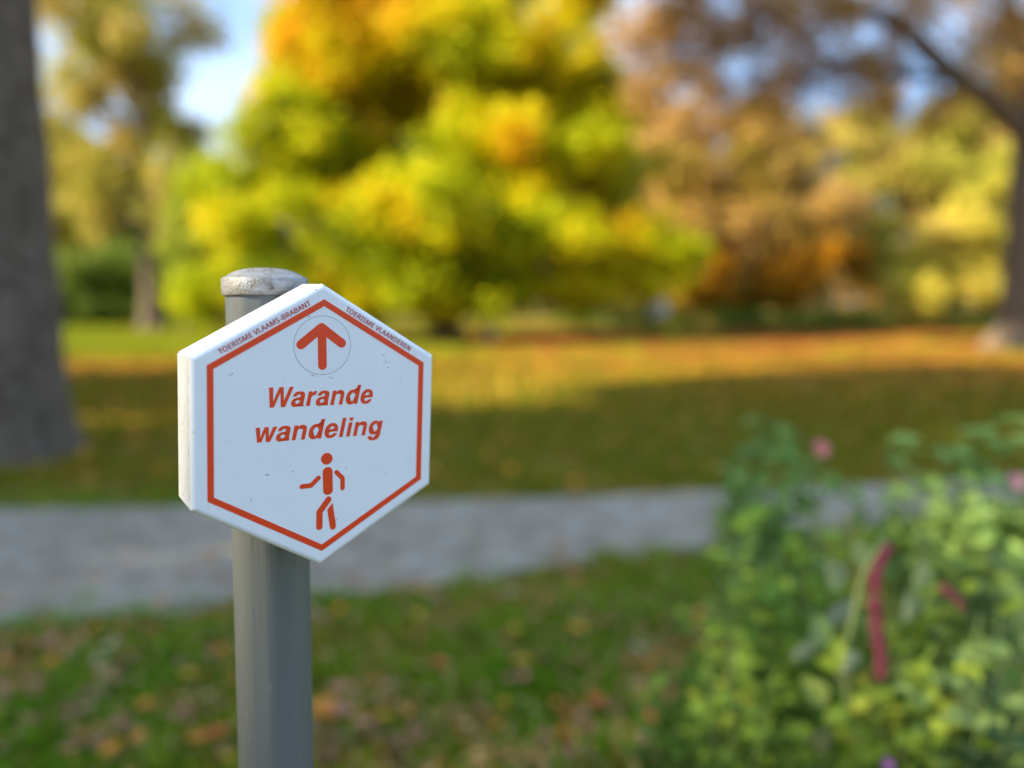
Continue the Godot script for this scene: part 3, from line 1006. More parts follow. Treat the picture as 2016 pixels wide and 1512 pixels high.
	for t in [[1270, 58.0, "tall tan tree filling the gap between yellow and copper trees", [[1265, 330, 80, 0], [1300, 250, 75, 0], [1230, 420, 75, 0], [1290, 440, 80, 0], [1250, 240, 55, 0], [1310, 540, 80, 0]], 1500, 201], [1650, 62.0, "tall thin tan tree rising behind copper and olive trees", [[1620, 260, 80, 0], [1690, 320, 85, 0], [1560, 250, 65, 0], [1740, 240, 60, 0], [1650, 420, 90, 0], [1680, 530, 90, 0]], 1400, 202], [1960, 60.0, "tall tan tree behind the forked trunk", [[1930, 190, 80, 0], [1990, 280, 90, 0], [1880, 280, 70, 0], [1960, 420, 100, 0], [2020, 130, 80, 0], [1960, 560, 90, 0]], 1500, 203]]:
		base = Vector3(at_depth(t[0], 630, t[1]).x, 0, -t[1])
		tree("tan_tree", t[2], "tree", base, 12.0, 0.35, M.bark, photo_lobes(base, t[1], t[3]), leaf_big, t[4], 0.8, brown, 0.0, t[5])
	# --- forked tree with long bare limbs
	d = 24.0
	base = Vector3(at_depth(2008, 680, d).x, 0, -d)
	var fork := thing("forked_tree", base, "dark trunk with long bare limbs and thin brown leaves", "tree")
	trunk(fork, 9.0, 0.64, 0.48, M.bark, Vector3(0.005, 0, 0), 0.7)
	var limb_paths := [
		[[2020, 262], [1940, 190], [1880, 150], [1830, 105], [1790, 60], [1720, 25], [1640, 0], [1540, -40]],
		[[1885, 155], [1800, 150], [1720, 140], [1650, 130], [1590, 90], [1530, 40], [1470, 20]],
		[[1650, 130], [1560, 170], [1480, 150], [1400, 170], [1330, 150]],
		[[1720, 25], [1600, -60], [1480, -110]],
		[[2020, 220], [2060, 60], [2100, -160]],
		[[2020, 120], [1980, -40], [1900, -200]]]
	var limb_r := [[0.36, 0.13], [0.14, 0.06], [0.06, 0.025], [0.08, 0.03], [0.28, 0.1], [0.2, 0.08]]
	for k in limb_paths.size():
		var pts := []
		var rad := []
		var count: int = limb_paths[k].size()
		for j in count:
			var t := float(j) / (count - 1)
			pts.append(at_depth(limb_paths[k][j][0], limb_paths[k][j][1], d - 1.2 * t - (0.6 if k in [1, 2, 3] else 0.0)) - base)
			rad.append(lerpf(limb_r[k][0], limb_r[k][1], t))
		part("limb", tube(pts, rad, 10, 0.12, k * 3.0), M.bark, fork)
	var twig_r := RandomNumberGenerator.new()
	twig_r.seed = 55
	for k in 46:
		var path: Array = limb_paths[[0, 0, 1, 1, 1, 2, 2, 3, 5][twig_r.randi_range(0, 8)]]
		var q: Array = path[twig_r.randi_range(1, path.size() - 1)]
		var from := at_depth(q[0], q[1], d - 1.2) - base
		limb(fork, from, from + Vector3(twig_r.randf_range(-2.2, 0.8), twig_r.randf_range(-1.2, 1.8), twig_r.randf_range(-1.5, 1.5)), 0.035, 0.008, M.bark, "twig")
	lobes = photo_lobes(base, d, [[1330, 60, 120, -1], [1450, 180, 90, -1], [1560, 60, 110, -1.5], [1700, 190, 80, -1], [1280, 180, 80, -1], [1800, 20, 110, -1], [1920, 70, 90, 0], [1960, 160, 70, 0], [1620, -80, 200, -1], [1350, -120, 160, -1], [1950, -150, 200, 0], [1390, 260, 70, -1], [1850, 230, 60, 0], [1270, 80, 80, -1], [1300, 160, 80, 0], [1420, 70, 90, 0], [1500, 200, 80, 0], [1620, 120, 80, 0], [1760, 110, 70, 0]])
	crown(fork, lobes, leaf_fine, 3000, 0.48, russet, 0.02, 103)

	# --- low hedge along the far side of the lawn
	for k in 5:
		var x0 := 1210.0 + k * 165.0
		base = Vector3(at_depth(x0, 640, 42.0).x, 0, -42.0)
		var h := thing("low_hedge", base, "low clipped green hedge along the far edge of the lawn", "hedge", "low green hedges at the lawn edge")
		var st := []
		for j in 5:
			st.append([Vector3((j - 2) * 1.0, 0.5, rng.randf_range(-0.2, 0.2)), Vector3(0.85, 0.62, 0.7)])
		for j in 5:
			limb(h, Vector3((j - 2) * 0.9, 0, 0), Vector3((j - 2) * 1.0, 0.7, 0), 0.04, 0.015, M.bark, "stem")
		crown(h, st, leaf_fine, 420, 0.33, [Color(0.10, 0.19, 0.025), Color(0.14, 0.25, 0.03), Color(0.18, 0.30, 0.04)], -0.6, 120 + k)

	# --- the wood that closes the view: one mass
	var wood := thing("background_wood", Vector3(0, 0, -85), "hazy brown and olive woodland closing the view behind all the trees", "woodland")
	wood.set_meta("kind", "stuff")
	var mass := []
	for k in 46:
		var x := -78.0 + k * 3.6
		var hh := 7.0 + 3.5 * noise.get_noise_1d(x * 0.21) + 1.5 * noise.get_noise_1d(x * 0.9)
		mass.append([Vector3(x, hh * 0.5, rng.randf_range(-4, 4)), Vector3(3.6, hh * 0.55, 2.5)])
	crown(wood, mass, leaf_big, 5200, 1.25, [Color(0.10, 0.09, 0.03), Color(0.18, 0.15, 0.05), Color(0.26, 0.20, 0.07), Color(0.2, 0.2, 0.06)], -0.5, 140)

	# --- trees outside the frame that shade lawn and path, and three added to shape the light
	var sun_dir := Vector2(SUN.x, -SUN.z).normalized()          # (x, depth), towards the sun
	var across := Vector2(sun_dir.y, -sun_dir.x)
	var rise := SUN.y / Vector2(SUN.x, SUN.z).length()
	var shade := [[5.4, 16.0, 5.3, 0.0, 3000], [14.6, 18.0, 4.0, -2.4, 1700], [8.6, 28.0, 3.4, 5.6, 1100], [-3.4, 17.0, 4.4, 0.0, 2300], [15.7, 9.4, 3.4, 17.2, 2200], [0.4, 25.0, 2.7, 0.2, 60]]  # last three: unseen trees added to dim the bed, forked trunk and sign
	for k in shade.size():
		var s: Array = shade[k]
		s[3] += s[1] * rise
		var p: Vector2 = across * s[0] + sun_dir * s[1]
		base = Vector3(p.x, 0, -p.y)
		lobes = []
		var r: float = s[2]
		for l in [[0, 0, 0, 0.72], [0.45, 0.25, 0.3, 0.5], [-0.45, 0.2, -0.3, 0.5], [0.3, -0.3, -0.45, 0.5], [-0.35, -0.25, 0.45, 0.5], [0.0, 0.5, 0.0, 0.5]]:
			lobes.append([Vector3(l[0] * r, s[3] + l[1] * r, l[2] * r), Vector3.ONE * (l[3] * r)])
		tree("shade_tree", ["spreading tree beside the lawn whose shadow covers the path", "round crowned tree shading the middle of the lawn", "very tall tree shading the lawn from afar", "unseen wide crowned tree added to shade the flower bed", "unseen towering tree added to shade the forked trunk across the lawn", "unseen thin crowned tree added to filter the sun on the sign"][k], "tree", base, s[3], 0.4, M.bark, lobes, leaf_mid, s[4], 0.8, olive, -0.3, 160 + k)

	# --- two pale markers, guessed for unidentified pale spots under the big tree
	var white := mat(Color(0.75, 0.74, 0.70), 0.5)
	base = Vector3(at_depth(1295, 610, 34.0).x, 0, -34.0)
	var globe_marker := thing("guessed_globe", base, "white globe on a short post guessed for a pale round spot under the yellow branches", "guessed marker")
	var g := SphereMesh.new()
	g.radius = 0.42
	g.height = 0.84
	g.radial_segments = 24
	g.rings = 14
	part("globe", g, white, globe_marker, Transform3D(Basis(), Vector3(0, at_depth(1295, 610, 34.0).y, 0)))
	part("post", tube([Vector3(0, -0.05, 0), Vector3(0, 0.3, 0), Vector3(0, 0.8, 0)], [0.12, 0.08, 0.08], 16), M.bark, globe_marker)
	base = Vector3(at_depth(965, 650, 29.0).x, 0, -29.0)
	var stone := thing("guessed_marker", base, "low pale stone marker guessed for an unclear pale spot below the yellow tree", "marker")
	part("shaft", tube([Vector3(0, -0.05, 0), Vector3(0, 0.05, 0), Vector3(0, 0.42, 0), Vector3(0, 0.50, 0), Vector3(0, 0.53, 0)], [0.26, 0.24, 0.20, 0.14, 0.01], 16, 0.06), mat(Color(0.42, 0.41, 0.36), 0.8), stone)

# ---------------------------------------------------------------- grass and litter
func scatter(called: String, forms: Array, m: Material, places: Array, label: String, category: String) -> void:
	# places: [transform, linear colour]; joined into one mesh
	var t := Tris.new()
	for k in places.size():
		var form: Array = forms[k % forms.size()]
		t.v.append_array((places[k][0] as Transform3D) * (form[0] as PackedVector3Array))
		var c: Color = places[k][1]
		for q: Color in form[1]:
			t.c.append(Color(c.r * q.r, c.g * q.g, c.b * q.b))
	var o := part(numbered(called), t.mesh(), m, self)
	tag(o, label, category, "", "stuff")

func tuft(blades: int, height: float, spread: float, seed_: int, wide := 1.0) -> Array:
	var out := []
	for variant in 5:
		var r := RandomNumberGenerator.new()
		r.seed = seed_ * 10 + variant
		var t := Tris.new()
		for k in blades:
			var a := r.randf() * TAU
			var p := Vector3(cos(a), 0, sin(a)) * r.randf() * spread
			var lean := Vector3(r.randfn(), 0, r.randfn()) * 0.5
			var h := height * r.randf_range(0.5, 1.2)
			var w := Vector3(cos(a * 3.0), 0, sin(a * 3.0)) * height * 0.07 * wide
			var mid := p + Vector3(0, h * 0.5, 0) + lean * h * 0.3
			var tip := p + Vector3(0, h, 0) + lean * h
			t.tri(p, mid - w, mid + w)
			t.tri(mid - w, tip, mid + w)
			var v := r.randf_range(0.7, 1.25)
			t.paint(Color(v * r.randf_range(0.9, 1.15), v, v * 0.9))
		out.append([t.v, t.c])
	return out

# dead leaves seen from far: a bent kite each
func simple_leaves(seed_: int) -> Array:
	var out := []
	for variant in 6:
		var r := RandomNumberGenerator.new()
		r.seed = seed_ * 10 + variant
		var t := Tris.new()
		var c := r.randf_range(0.1, 0.35)
		t.tri(Vector3(0, 0, -0.5), Vector3(-0.38, c, 0), Vector3(0, 0.05, 0.1))
		t.tri(Vector3(-0.38, c, 0), Vector3(0, 0.12, 0.5), Vector3(0, 0.05, 0.1))
		t.tri(Vector3(0, 0.12, 0.5), Vector3(0.38, c * 0.7, 0), Vector3(0, 0.05, 0.1))
		t.tri(Vector3(0.38, c * 0.7, 0), Vector3(0, 0, -0.5), Vector3(0, 0.05, 0.1))
		t.paint(Color.WHITE)
		out.append([t.v, t.c])
	return out

func leaf_mesh(seed_: int) -> ArrayMesh:
	# a dry fallen leaf: pointed lobed outline, curled along and across
	var r := RandomNumberGenerator.new()
	r.seed = seed_
	var t := Tris.new()
	var n := 7
	var left := []
	var right := []
	var mid := []
	var curl := r.randf_range(0.15, 0.5)
	var cup := r.randf_range(0.05, 0.35)
	for k in n + 1:
		var u := float(k) / n
		var w := 0.36 * pow(sin(PI * pow(u, 0.8)), 0.8) * (1.0 + 0.22 * (1.0 if k % 2 == 0 else -1.0))
		var y := curl * (u - 0.5) * (u - 0.5)
		mid.append(Vector3(0, y, u - 0.5))
		left.append(Vector3(-w, y + cup * w * (0.6 + r.randf()), u - 0.5 - 0.03))
		right.append(Vector3(w, y + cup * w * (0.6 + r.randf()), u - 0.5 - 0.03))
	for k in n:
		t.quad(left[k], left[k + 1], mid[k + 1], mid[k])
		t.quad(mid[k], mid[k + 1], right[k + 1], right[k])
	# stalk
	t.tri(Vector3(-0.012, 0.0, -0.48), Vector3(0.012, 0.0, -0.48), Vector3(0.03, 0.05, -0.75))
	var v := 1.0
	t.paint(Color(v, v, v))
	return t.mesh()

func litter_cover(x: float, z: float) -> float:
	# how thickly leaves cover the lawn there (0 to 1)
	var d := -z
	var n := noise2.get_noise_2d(x * 0.16, z * 0.16) + 0.5 * noise2.get_noise_2d(x * 0.7 + 30.0, z * 0.7)
	var under := smoothstep(13.5, 21.0, d + 0.5 * x) * (1.0 - smoothstep(42.0, 48.0, d - 0.1 * x)) * smoothstep(-7.0, 3.0, x + (d - 18.0) * 0.1)
	var side := smoothstep(12.0, 16.0, d) * (1.0 - smoothstep(19.0, 23.0, d)) * (1.0 - smoothstep(-9.0, -4.0, x)) * 0.6
	return clampf(maxf(under, side) * (0.75 + 0.6 * n) + 0.42 * (n + 0.55) * (1.0 + 1.0 * smoothstep(13.0, 7.0, d)), 0.04, 1.0)

func make_grass_and_litter() -> void:
	var r := RandomNumberGenerator.new()
	r.seed = 404
	var places := []
	# near verge and lawn beyond the path
	var tries := 0
	while places.size() < 42000 and tries < 400000:
		tries += 1
		var d := 1.2 + pow(r.randf(), 1.3) * 22.0
		var x := r.randf_range(-0.78, 0.78) * (d + 0.6)
		var inside := minf(d - path_near(x), path_far(x) - d)
		if inside > 0.0 and r.randf() < 1.0 - 0.5 * exp(-inside / 0.05):
			continue
		var clump_n := noise2.get_noise_2d(x * 1.1, d * 1.1)
		if d < 8.0 and clump_n < -0.22 + r.randf_range(-0.2, 0.1):
			continue
		var s := r.randf_range(0.6, 1.5) * (1.0 + 0.03 * d)
		var dry_n := clampf(noise2.get_noise_2d(x * 0.5 + 50.0, d * 0.5) * 1.4 + 0.2, 0.0, 1.0)
		var c := Color(0.15, 0.30, 0.018).lerp(Color(0.33, 0.31, 0.035), dry_n) * r.randf_range(0.7, 1.4)
		if d > 5.6:
			c = c.lerp(Color(0.25, 0.18, 0.015), 0.65)
		if d > 9.0:
			c = c.lerp(Color(0.22, 0.20, 0.014), 0.7)
		places.append([Transform3D(Basis(Vector3.UP, r.randf() * TAU).scaled(Vector3(s, s * r.randf_range(0.7, 1.2), s)), Vector3(x, ground_y(x, -d), -d)), c])
	scatter("grass", tuft(7, 0.06, 0.05, 71), M.grass, places, "short green grass of the park lawn on both sides of the path", "grass")
	# far lawn
	places = []
	while places.size() < 30000:
		var d := r.randf_range(20.0, 46.0)
		var x := r.randf_range(-0.78, 0.78) * d
		if r.randf() < litter_cover(x, -d) * 1.2:
			continue
		var s := r.randf_range(0.8, 1.4) * 2.2
		var c := Color(0.17, 0.25, 0.014).lerp(Color(0.27, 0.31, 0.018), r.randf())
		places.append([Transform3D(Basis(Vector3.UP, r.randf() * TAU).scaled(Vector3(s, s * 0.8, s)), Vector3(x, ground_y(x, -d), -d)), c])
	scatter("grass", tuft(6, 0.06, 0.14, 72, 2.2), M.grass, places, "bright green grass of the sunlit lawn under the far trees", "grass")
	# leaf litter beyond the path, too many to count
	places = []
	tries = 0
	var dead := [Color(0.36, 0.14, 0.02), Color(0.50, 0.22, 0.022), Color(0.58, 0.30, 0.03), Color(0.42, 0.22, 0.05), Color(0.27, 0.12, 0.03)]
	while places.size() < 92000 and tries < 600000:
		tries += 1
		var d := 5.6 + sqrt(r.randf()) * 36.0
		var x := r.randf_range(-0.76, 0.76) * d
		if on_path(x, -d):
			continue
		if r.randf() > litter_cover(x, -d):
			continue
		var s := r.randf_range(0.07, 0.14) * (1.0 if d < 12.0 else 1.25)
		var b := Basis(Vector3.UP, r.randf() * TAU) * Basis(Vector3(r.randfn(), 0, r.randfn()).normalized(), r.randf_range(-0.6, 0.6))
		if r.randf() < 0.4:
			b = b * Basis(Vector3.RIGHT, PI)
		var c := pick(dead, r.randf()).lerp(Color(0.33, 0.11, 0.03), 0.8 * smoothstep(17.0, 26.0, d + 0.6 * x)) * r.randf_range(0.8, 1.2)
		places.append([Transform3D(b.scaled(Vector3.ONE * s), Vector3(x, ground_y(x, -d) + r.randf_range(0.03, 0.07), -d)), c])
	# scraps of leaf between the path and the post
	while places.size() < 97000:
		var d := 1.6 + r.randf() * 4.2
		var x := r.randf_range(-0.8, 0.7) * (d + 0.4)
		if on_path(x, -d) and r.randf() < 0.8:
			continue
		if noise2.get_noise_2d(x * 1.3 + 9.0, d * 1.3) < r.randf_range(-0.4, 0.25):
			continue
		var b := Basis(Vector3.UP, r.randf() * TAU) * Basis(Vector3(r.randfn(), 0, r.randfn()).normalized(), r.randf_range(-0.6, 0.6))
		var s := r.randf_range(0.02, 0.05)
		places.append([Transform3D(b.scaled(Vector3.ONE * s), Vector3(x, r.randf_range(0.025, 0.05), -d)), [Color(0.44, 0.24, 0.10), Color(0.50, 0.22, 0.05), Color(0.36, 0.20, 0.10), Color(0.46, 0.33, 0.15)][r.randi_range(0, 3)] * r.randf_range(0.8, 1.2)])
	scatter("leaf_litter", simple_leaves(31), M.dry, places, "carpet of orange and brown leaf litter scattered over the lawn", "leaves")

func make_fallen_leaves() -> void:
	var r := RandomNumberGenerator.new()
	r.seed = 8123
	var meshes := []
	for k in 6:
		meshes.append(leaf_mesh(200 + k))
	var kinds := [["orange", Color(0.66, 0.24, 0.04)], ["tan", Color(0.36, 0.23, 0.11)], ["dull brown", Color(0.22, 0.115, 0.055)], ["pinkish brown", Color(0.40, 0.19, 0.11)], ["golden yellow", Color(0.54, 0.34, 0.04)], ["rust red", Color(0.48, 0.12, 0.04)], ["pale straw", Color(0.42, 0.33, 0.19)]]
	var mats := []
	for k in kinds:
		var m := mat(k[1], 0.6)
		m.metallic_specular = 0.2
		m.backlight_enabled = true
		m.backlight = Color(0.35, 0.35, 0.35)
		mats.append(m)
	# leaves that stand out in the photograph: pixel, colour, size
	var spots := [[1135, 1262, 0, 0.085], [1015, 1268, 4, 0.07], [1030, 1330, 4, 0.085], [1068, 1320, 3, 0.09], [1145, 1335, 2, 0.07], [1172, 1412, 5, 0.08], [640, 1430, 0, 0.11], [670, 1435, 3, 0.10], [665, 1390, 3, 0.08], [740, 1415, 3, 0.09], [645, 1315, 1, 0.06], [765, 1378, 1, 0.07], [390, 1495, 0, 0.08], [160, 1490, 0, 0.08], [100, 1290, 3, 0.08], [60, 1380, 3, 0.09], [430, 1485, 5, 0.09], [375, 1360, 4, 0.06], [235, 1370, 1, 0.07], [1132, 965, 0, 0.13], [1100, 1090, 1, 0.10], [690, 1150, 3, 0.10], [1180, 1095, 1, 0.1], [980, 1190, 1, 0.08], [860, 1200, 3, 0.08], [760, 1090, 2, 0.08], [1110, 1140, 2, 0.09]]
	while spots.size() < 285:
		var py := 1110.0 + pow(r.randf(), 0.8) * 430.0
		var px := r.randf_range(-60, 1560)
		var g := on_ground(px, py)
		if on_path(g.x, g.z) and r.randf() < 0.7:
			continue
		if noise2.get_noise_2d(g.x * 1.6, g.z * 1.6) < r.randf_range(-0.5, 0.15):
			continue
		var kind: int = [0, 0, 1, 2, 2, 2, 2, 3, 3, 3, 3, 4, 5, 1, 2, 6][r.randi_range(0, 15)]
		spots.append([px, py, kind, r.randf_range(0.04, 0.075)])
	for s in spots:
		var g := on_ground(s[0], s[1])
		var path_leaf := on_path(g.x, g.z)
		var o := MeshInstance3D.new()
		o.name = numbered("fallen_leaf")
		o.mesh = meshes[r.randi_range(0, 5)]
		o.material_override = mats[s[2]]
		var b := Basis(Vector3.UP, r.randf() * TAU) * Basis(Vector3(r.randfn(), 0, r.randfn()).normalized(), r.randf_range(-0.5, 0.5))
		o.transform = Transform3D(b.scaled(Vector3.ONE * s[3]), g + Vector3(0, 0.032 if path_leaf else r.randf_range(0.05, 0.075), 0))
		var where := "lying on the grey gravel path" if path_leaf else ("in the grass between the path and the sign post" if -g.z < 4.6 else "in the grass beyond the gravel path")
		var label: String = "%s fallen leaf %s" % [kinds[s[2]][0], where]
		tag(o, label, "leaf", label.replace("leaf", "leaves"))
		add_child(o, true)

# ---------------------------------------------------------------- flower bed
# an ovate leaf with a fold along the midrib, added to t
func add_leaf(t: Tris, base: Vector3, dir: Vector3, up: Vector3, length: float, width: float, droop: float, col: Color) -> void:
	dir = dir.normalized()
	var side := dir.cross(up).normalized()
	var nrm := side.cross(dir).normalized()
	var prev := []
	var n := 5
	for k in n + 1:
		var u := float(k) / n
		var c := base + dir * length * u - Vector3.UP * droop * length * u * u
		var w := width * 0.5 * pow(sin(PI * clampf(pow(u, 0.75), 0.02, 0.99)), 0.85)
		var row := [c - side * w + nrm * w * 0.35, c, c + side * w + nrm * w * 0.35]
		if k > 0:
			t.quad(prev[0], row[0], row[1], prev[1])
			t.quad(prev[1], row[1], row[2], prev[2])
		prev = row
	t.paint(col)

func leafy_plant(called: String, label: String, base: Vector3, tips: Array, leaf_len: float, leaf_wide: float, per_stem: int, palette: Array, seed_: int, stem_mat: Material, start := 0.25, group := "") -> Node3D:
	var r := RandomNumberGenerator.new()
	r.seed = seed_
	var o := thing(called, base, label, "plant", group)
	var t := Tris.new()
	for tip: Vector3 in tips:
		var b := Vector3(r.randf_range(-0.06, 0.06), -0.02, r.randf_range(-0.06, 0.06))
		var e := tip - base
		var bend := Vector3(r.randf_range(-0.05, 0.05), 0, r.randf_range(-0.05, 0.05))
		var pts := []
		var rad := []
		for k in 9:
			var u := k / 8.0
			var p := b.lerp(e, u)
			p.x = lerpf(b.x, e.x, pow(u, 1.5))
			p.z = lerpf(b.z, e.z, pow(u, 1.5))
			pts.append(p + bend * sin(PI * u))
			rad.append(lerpf(0.006, 0.0018, u))
		part("stem", tube(pts, rad, 6), stem_mat, o)
		for k in per_stem:
			var u := start + (1.0 - start) * (k + r.randf()) / per_stem
			var f := clampf(u * 8.0, 0.0, 7.999)
			var p: Vector3 = pts[int(f)].lerp(pts[int(f) + 1], f - int(f))
			var a := r.randf() * TAU
			# a side twig carries three or five leaflets
			var dir := Vector3(cos(a), r.randf_range(0.1, 0.9), sin(a)).normalized()
			var reach := leaf_len * r.randf_range(0.4, 1.4)
			var q := p + dir * reach
			var s := r.randf_range(0.65, 1.25)
			t.quad(p, q, q + Vector3(0.002, 0, 0), p + Vector3(0.002, 0, 0))
			t.paint(palette[0])
			var hue := pick(palette, clampf(r.randf() * 0.7 + 0.15 + 0.3 * noise.get_noise_3dv(q * 4.0), 0, 1))
			for j in [-1, 0, 1]:
				var side := dir.cross(Vector3.UP).normalized()
				var ld: Vector3 = (dir + side * j * 0.8 + Vector3(r.randfn(), r.randfn(), r.randfn()) * 0.25)
				add_leaf(t, q - dir * reach * 0.3 * absf(j), ld, Vector3(r.randf_range(-0.5, 0.5), 1, r.randf_range(-0.5, 0.5) + 0.3), leaf_len * s * (1.0 if j == 0 else 0.8), leaf_wide * s, r.randf_range(0.0, 0.5), hue * r.randf_range(0.8, 1.2))
	var fo := part("foliage", t.mesh(), M.leafy, o)
	fo.set_meta("kind", "stuff")
	return o

func flower(parent: Node3D, where: Vector3, size: float, color: Color, petals := 8) -> void:
	var head := Node3D.new()
	head.name = "flower"
	head.position = where - parent.position
	head.rotation = Vector3(0.9, 0.3, 0.1)
	parent.add_child(head, true)
	var pm := mat(color, 0.6)
	pm.backlight_enabled = true
	pm.backlight = Color(0.5, 0.5, 0.5)
	for layer in 2:
		for k in petals:
			var t := Tris.new()
			var a := TAU * (k + layer * 0.5) / petals
			var d := Vector3(cos(a), 0.35 + layer * 0.7, sin(a))
			add_leaf(t, Vector3(cos(a), 0, sin(a)) * size * 0.06, d, Vector3.UP, size * (0.55 - layer * 0.15), size * 0.34, 0.2, Color.WHITE)
			part("petal", t.mesh(), pm, head)
	var c := SphereMesh.new()
	c.radius = size * 0.12
	c.height = size * 0.2
	c.radial_segments = 12
	c.rings = 6
	part("flower_centre", c, mat(Color(0.45, 0.30, 0.05), 0.7), head, Transform3D(Basis(), Vector3(0, size * 0.05, 0)))

func make_flower_bed() -> void:
	var blue_green := [Color(0.15, 0.23, 0.055), Color(0.23, 0.36, 0.085), Color(0.32, 0.48, 0.12), Color(0.40, 0.55, 0.18)]
	var fresh := [Color(0.075, 0.15, 0.02), Color(0.13, 0.24, 0.03), Color(0.19, 0.32, 0.04), Color(0.27, 0.39, 0.05)]
	var yellowing := [Color(0.09, 0.145, 0.018), Color(0.15, 0.23, 0.026), Color(0.22, 0.29, 0.035), Color(0.31, 0.31, 0.045)]
	var r := RandomNumberGenerator.new()
	r.seed = 77
	var tips := func(list: Array) -> Array:
		var out := []
		for l in list:
			out.append(at_depth(l[0], l[1], l[2]))
		return out
	var foot := func(px: float, d: float) -> Vector3:
		return Vector3(at_depth(px, 900, d).x, 0, -d)
	var o: Node3D

	o = leafy_plant("tall_rose", "tall blue-green leafed plant with one pink flower beside its top", foot.call(1530, 2.1), tips.call([[1510, 815, 2.1], [1575, 850, 2.15], [1440, 900, 2.05], [1480, 960, 2.0], [1610, 960, 2.15], [1430, 1010, 1.95], [1550, 930, 2.2], [1500, 880, 2.05], [1470, 1040, 1.95], [1580, 1040, 2.05], [1530, 1000, 2.0], [1420, 960, 2.0], [1540, 850, 2.1], [1490, 920, 2.0], [1450, 1080, 1.9], [1600, 900, 2.2], [1520, 1090, 1.9]]), 0.055, 0.038, 26, blue_green, 1, M.stem)
	flower(o, at_depth(1616, 884, 1.98), 0.046, Color(0.62, 0.15, 0.19))
	part("stem", tube([at_depth(1590, 1080, 2.05) - o.position, at_depth(1610, 980, 2.0) - o.position, at_depth(1616, 890, 1.98) - o.position], [0.003, 0.0025, 0.002], 6), M.stem, o)
	o = leafy_plant("spreading_rose", "broad blue-green plant with pink flower leaning out of the bed", foot.call(1900, 2.0), tips.call([[1850, 850, 2.1], [1920, 840, 2.0], [1990, 870, 2.0], [1800, 900, 2.1], [2040, 850, 1.95], [1880, 940, 1.9], [1960, 960, 1.9], [1840, 990, 1.95], [2070, 940, 1.9], [1720, 1000, 2.1], [1950, 900, 2.05], [1900, 880, 2.1], [2010, 1000, 1.9], [1790, 960, 2.0], [1900, 1020, 1.85], [1760, 930, 2.1], [1830, 1060, 1.8], [1740, 1050, 1.9], [1980, 1060, 1.8], [1680, 960, 2.15]]), 0.055, 0.038, 24, blue_green, 2, M.stem)
	flower(o, at_depth(2003, 950, 1.78), 0.042, Color(0.62, 0.24, 0.32))
	o = leafy_plant("bright_green_shrub", "bright fresh green shrub growing below the tall blue-green plant", foot.call(1560, 1.75), tips.call([[1430, 1040, 1.75], [1530, 1080, 1.7], [1620, 1020, 1.8], [1680, 1060, 1.75], [1580, 1150, 1.6], [1490, 1160, 1.6], [1650, 1180, 1.6], [1540, 1230, 1.5], [1450, 1110, 1.7], [1600, 1080, 1.7]]), 0.052, 0.034, 19, fresh, 3, M.stem)
	o = leafy_plant("feathery_plant", "feathery pale yellow-green plant at the open edge of the bed", foot.call(1450, 1.55), tips.call([[1410, 1120, 1.6], [1440, 1200, 1.5], [1480, 1290, 1.45], [1390, 1250, 1.55], [1520, 1340, 1.4]]), 0.035, 0.014, 17, yellowing, 4, M.stem)
	o = leafy_plant("low_groundcover_plant", "low dense dark green plant spilling onto the grass", foot.call(1440, 1.75), tips.call([[1400, 1270, 1.85], [1420, 1200, 1.85], [1450, 1150, 1.9], [1390, 1340, 1.7], [1440, 1280, 1.7], [1370, 1420, 1.7], [1450, 1400, 1.5], [1410, 1450, 1.6], [1400, 1490, 1.55], [1470, 1480, 1.45], [1480, 1350, 1.65], [1520, 1430, 1.4], [1350, 1480, 1.7], [1290, 1380, 1.8], [1330, 1300, 1.85], [1260, 1470, 1.75], [1350, 1220, 1.95]]), 0.05, 0.032, 17, [Color(0.075, 0.15, 0.025), Color(0.12, 0.22, 0.035), Color(0.17, 0.29, 0.045), Color(0.23, 0.35, 0.06)], 5, M.stem, 0.35)
	o = leafy_plant("yellowing_plant", "yellowing broad leaved plant in front of the drooping red tassel", foot.call(1780, 1.4), tips.call([[1820, 1090, 1.55], [1770, 1160, 1.5], [1880, 1140, 1.5], [1930, 1210, 1.45], [1640, 1340, 1.35], [1620, 1420, 1.3], [1800, 1250, 1.45], [1720, 1400, 1.3], [1850, 1330, 1.35], [1780, 1450, 1.25]]), 0.052, 0.034, 14, yellowing, 6, M.stem, 0.5)
	o = leafy_plant("grey_green_plant", "grey-green bushy plant at the corner of the bed", foot.call(1950, 1.4), tips.call([[1960, 1150, 1.5], [2010, 1100, 1.6], [1900, 1290, 1.35], [1980, 1280, 1.35], [2050, 1230, 1.4], [1940, 1380, 1.25], [2030, 1400, 1.25], [1870, 1420, 1.25], [2090, 1150, 1.5]]), 0.05, 0.036, 14, [Color(0.055, 0.10, 0.028), Color(0.095, 0.16, 0.045), Color(0.14, 0.22, 0.07), Color(0.19, 0.26, 0.085)], 7, M.stem, 0.4)
	flower(o, at_depth(1748, 1506, 1.2), 0.02, Color(0.30, 0.08, 0.34))

	# --- amaranth with a drooping tassel
	var base: Vector3 = foot.call(1700, 1.42)
	var am := thing("amaranth", base, "plant with a long drooping crimson flower tassel", "plant")
	var stalk := []
	for p in [[1690, 1512], [1660, 1300], [1700, 1130], [1742, 1062], [1750, 1074]]:
		stalk.append(at_depth(p[0], p[1], 1.42) - base)
	stalk.push_front(Vector3(0, -0.02, 0))
	part("stem", tube(stalk, [0.009, 0.008, 0.007, 0.006, 0.005, 0.004], 8), M.stem, am)
	var tassel_mat := mat(Color(1, 1, 1), 0.8)
	tassel_mat.vertex_color_use_as_albedo = true
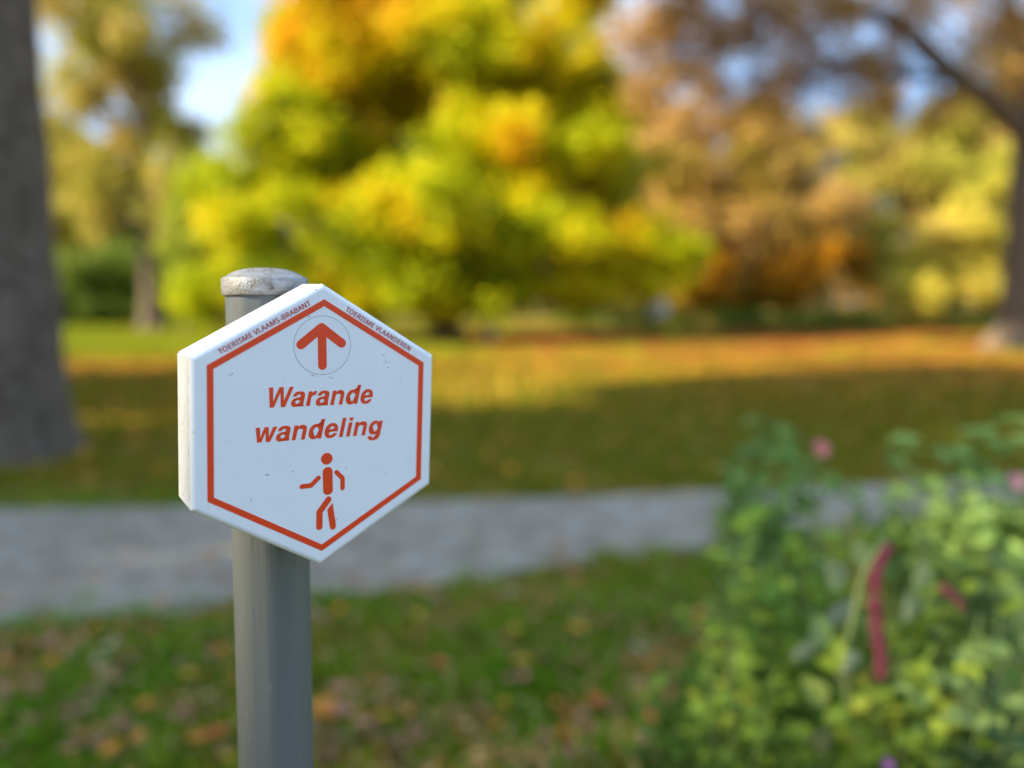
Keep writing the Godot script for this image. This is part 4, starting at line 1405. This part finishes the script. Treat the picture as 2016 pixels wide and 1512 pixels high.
	var tassels := [[[[1750, 1075, 8], [1740, 1092, 10], [1729, 1115, 13], [1722, 1150, 15], [1722, 1200, 17], [1728, 1250, 16], [1735, 1300, 15], [1733, 1340, 17], [1732, 1372, 8]], "long"], [[[1855, 1152, 6], [1872, 1165, 11], [1890, 1182, 8], [1898, 1198, 4]], "short"]]
	for ts in tassels:
		var t := Tris.new()
		var line: Array = ts[0]
		for k in 900 if ts[1] == "long" else 260:
			var f := r.randf() * (line.size() - 1.001)
			var i := int(f)
			var a: Vector3 = at_depth(line[i][0], line[i][1], 1.40)
			var b: Vector3 = at_depth(line[i + 1][0], line[i + 1][1], 1.40)
			var rad: float = lerpf(line[i][2], line[i + 1][2], f - i) * 0.95 / FOCAL_PX
			var dir := Vector3(r.randfn(), r.randfn(), r.randfn()).normalized()
			var p := a.lerp(b, f - i) + dir * rad * 0.75 - base
			var c := Color(0.13, 0.002, 0.045).lerp(Color(0.24, 0.05, 0.03), 0.8 * r.randf() * r.randf()) * r.randf_range(0.7, 1.3)
			var s := 0.0048 * r.randf_range(0.6, 1.5)
			var e1 := dir.cross(Vector3.UP).normalized() * s * 0.6
			var e2 := dir.cross(e1).normalized() * s * 0.6
			var tip := p + dir * s + Vector3.DOWN * s * 0.5
			t.tri(p + e1, p + e2, tip)
			t.tri(p + e2, p - e1, tip)
			t.tri(p - e1, p - e2, tip)
			t.tri(p - e2, p + e1, tip)
			t.paint(c)
		part("flower_tassel", t.mesh(), tassel_mat, am)
	# its large leaves, each one its own piece
	for l in [[1640, 1120, 0.11, 1], [1655, 1190, 0.12, 1], [1610, 1230, 0.10, 0], [1580, 1270, 0.09, 2], [1690, 1080, 0.09, 2], [1790, 1180, 0.1, 1], [1810, 1120, 0.09, 2], [1670, 1290, 0.1, 0], [1600, 1350, 0.1, 2], [1615, 1450, 0.1, 3]]:
		var t := Tris.new()
		var p := at_depth(l[0], l[1], 1.42 + r.randf_range(-0.08, 0.12)) - base
		var dir := Vector3(r.randf_range(-0.8, 0.3), 0.8, r.randf_range(-0.1, 0.5))
		add_leaf(t, p - dir.normalized() * l[2] * 0.5, dir, Vector3(0.2, 0.4, 1.0), l[2], l[2] * 0.5, 0.25, Color.WHITE)
		var lm := mat([Color(0.15, 0.25, 0.02), Color(0.24, 0.33, 0.03), Color(0.34, 0.40, 0.04), Color(0.40, 0.38, 0.06)][l[3]], 0.5)
		lm.backlight_enabled = true
		lm.backlight = Color(0.6, 0.6, 0.6)
		part("leaf", t.mesh(), lm, am)
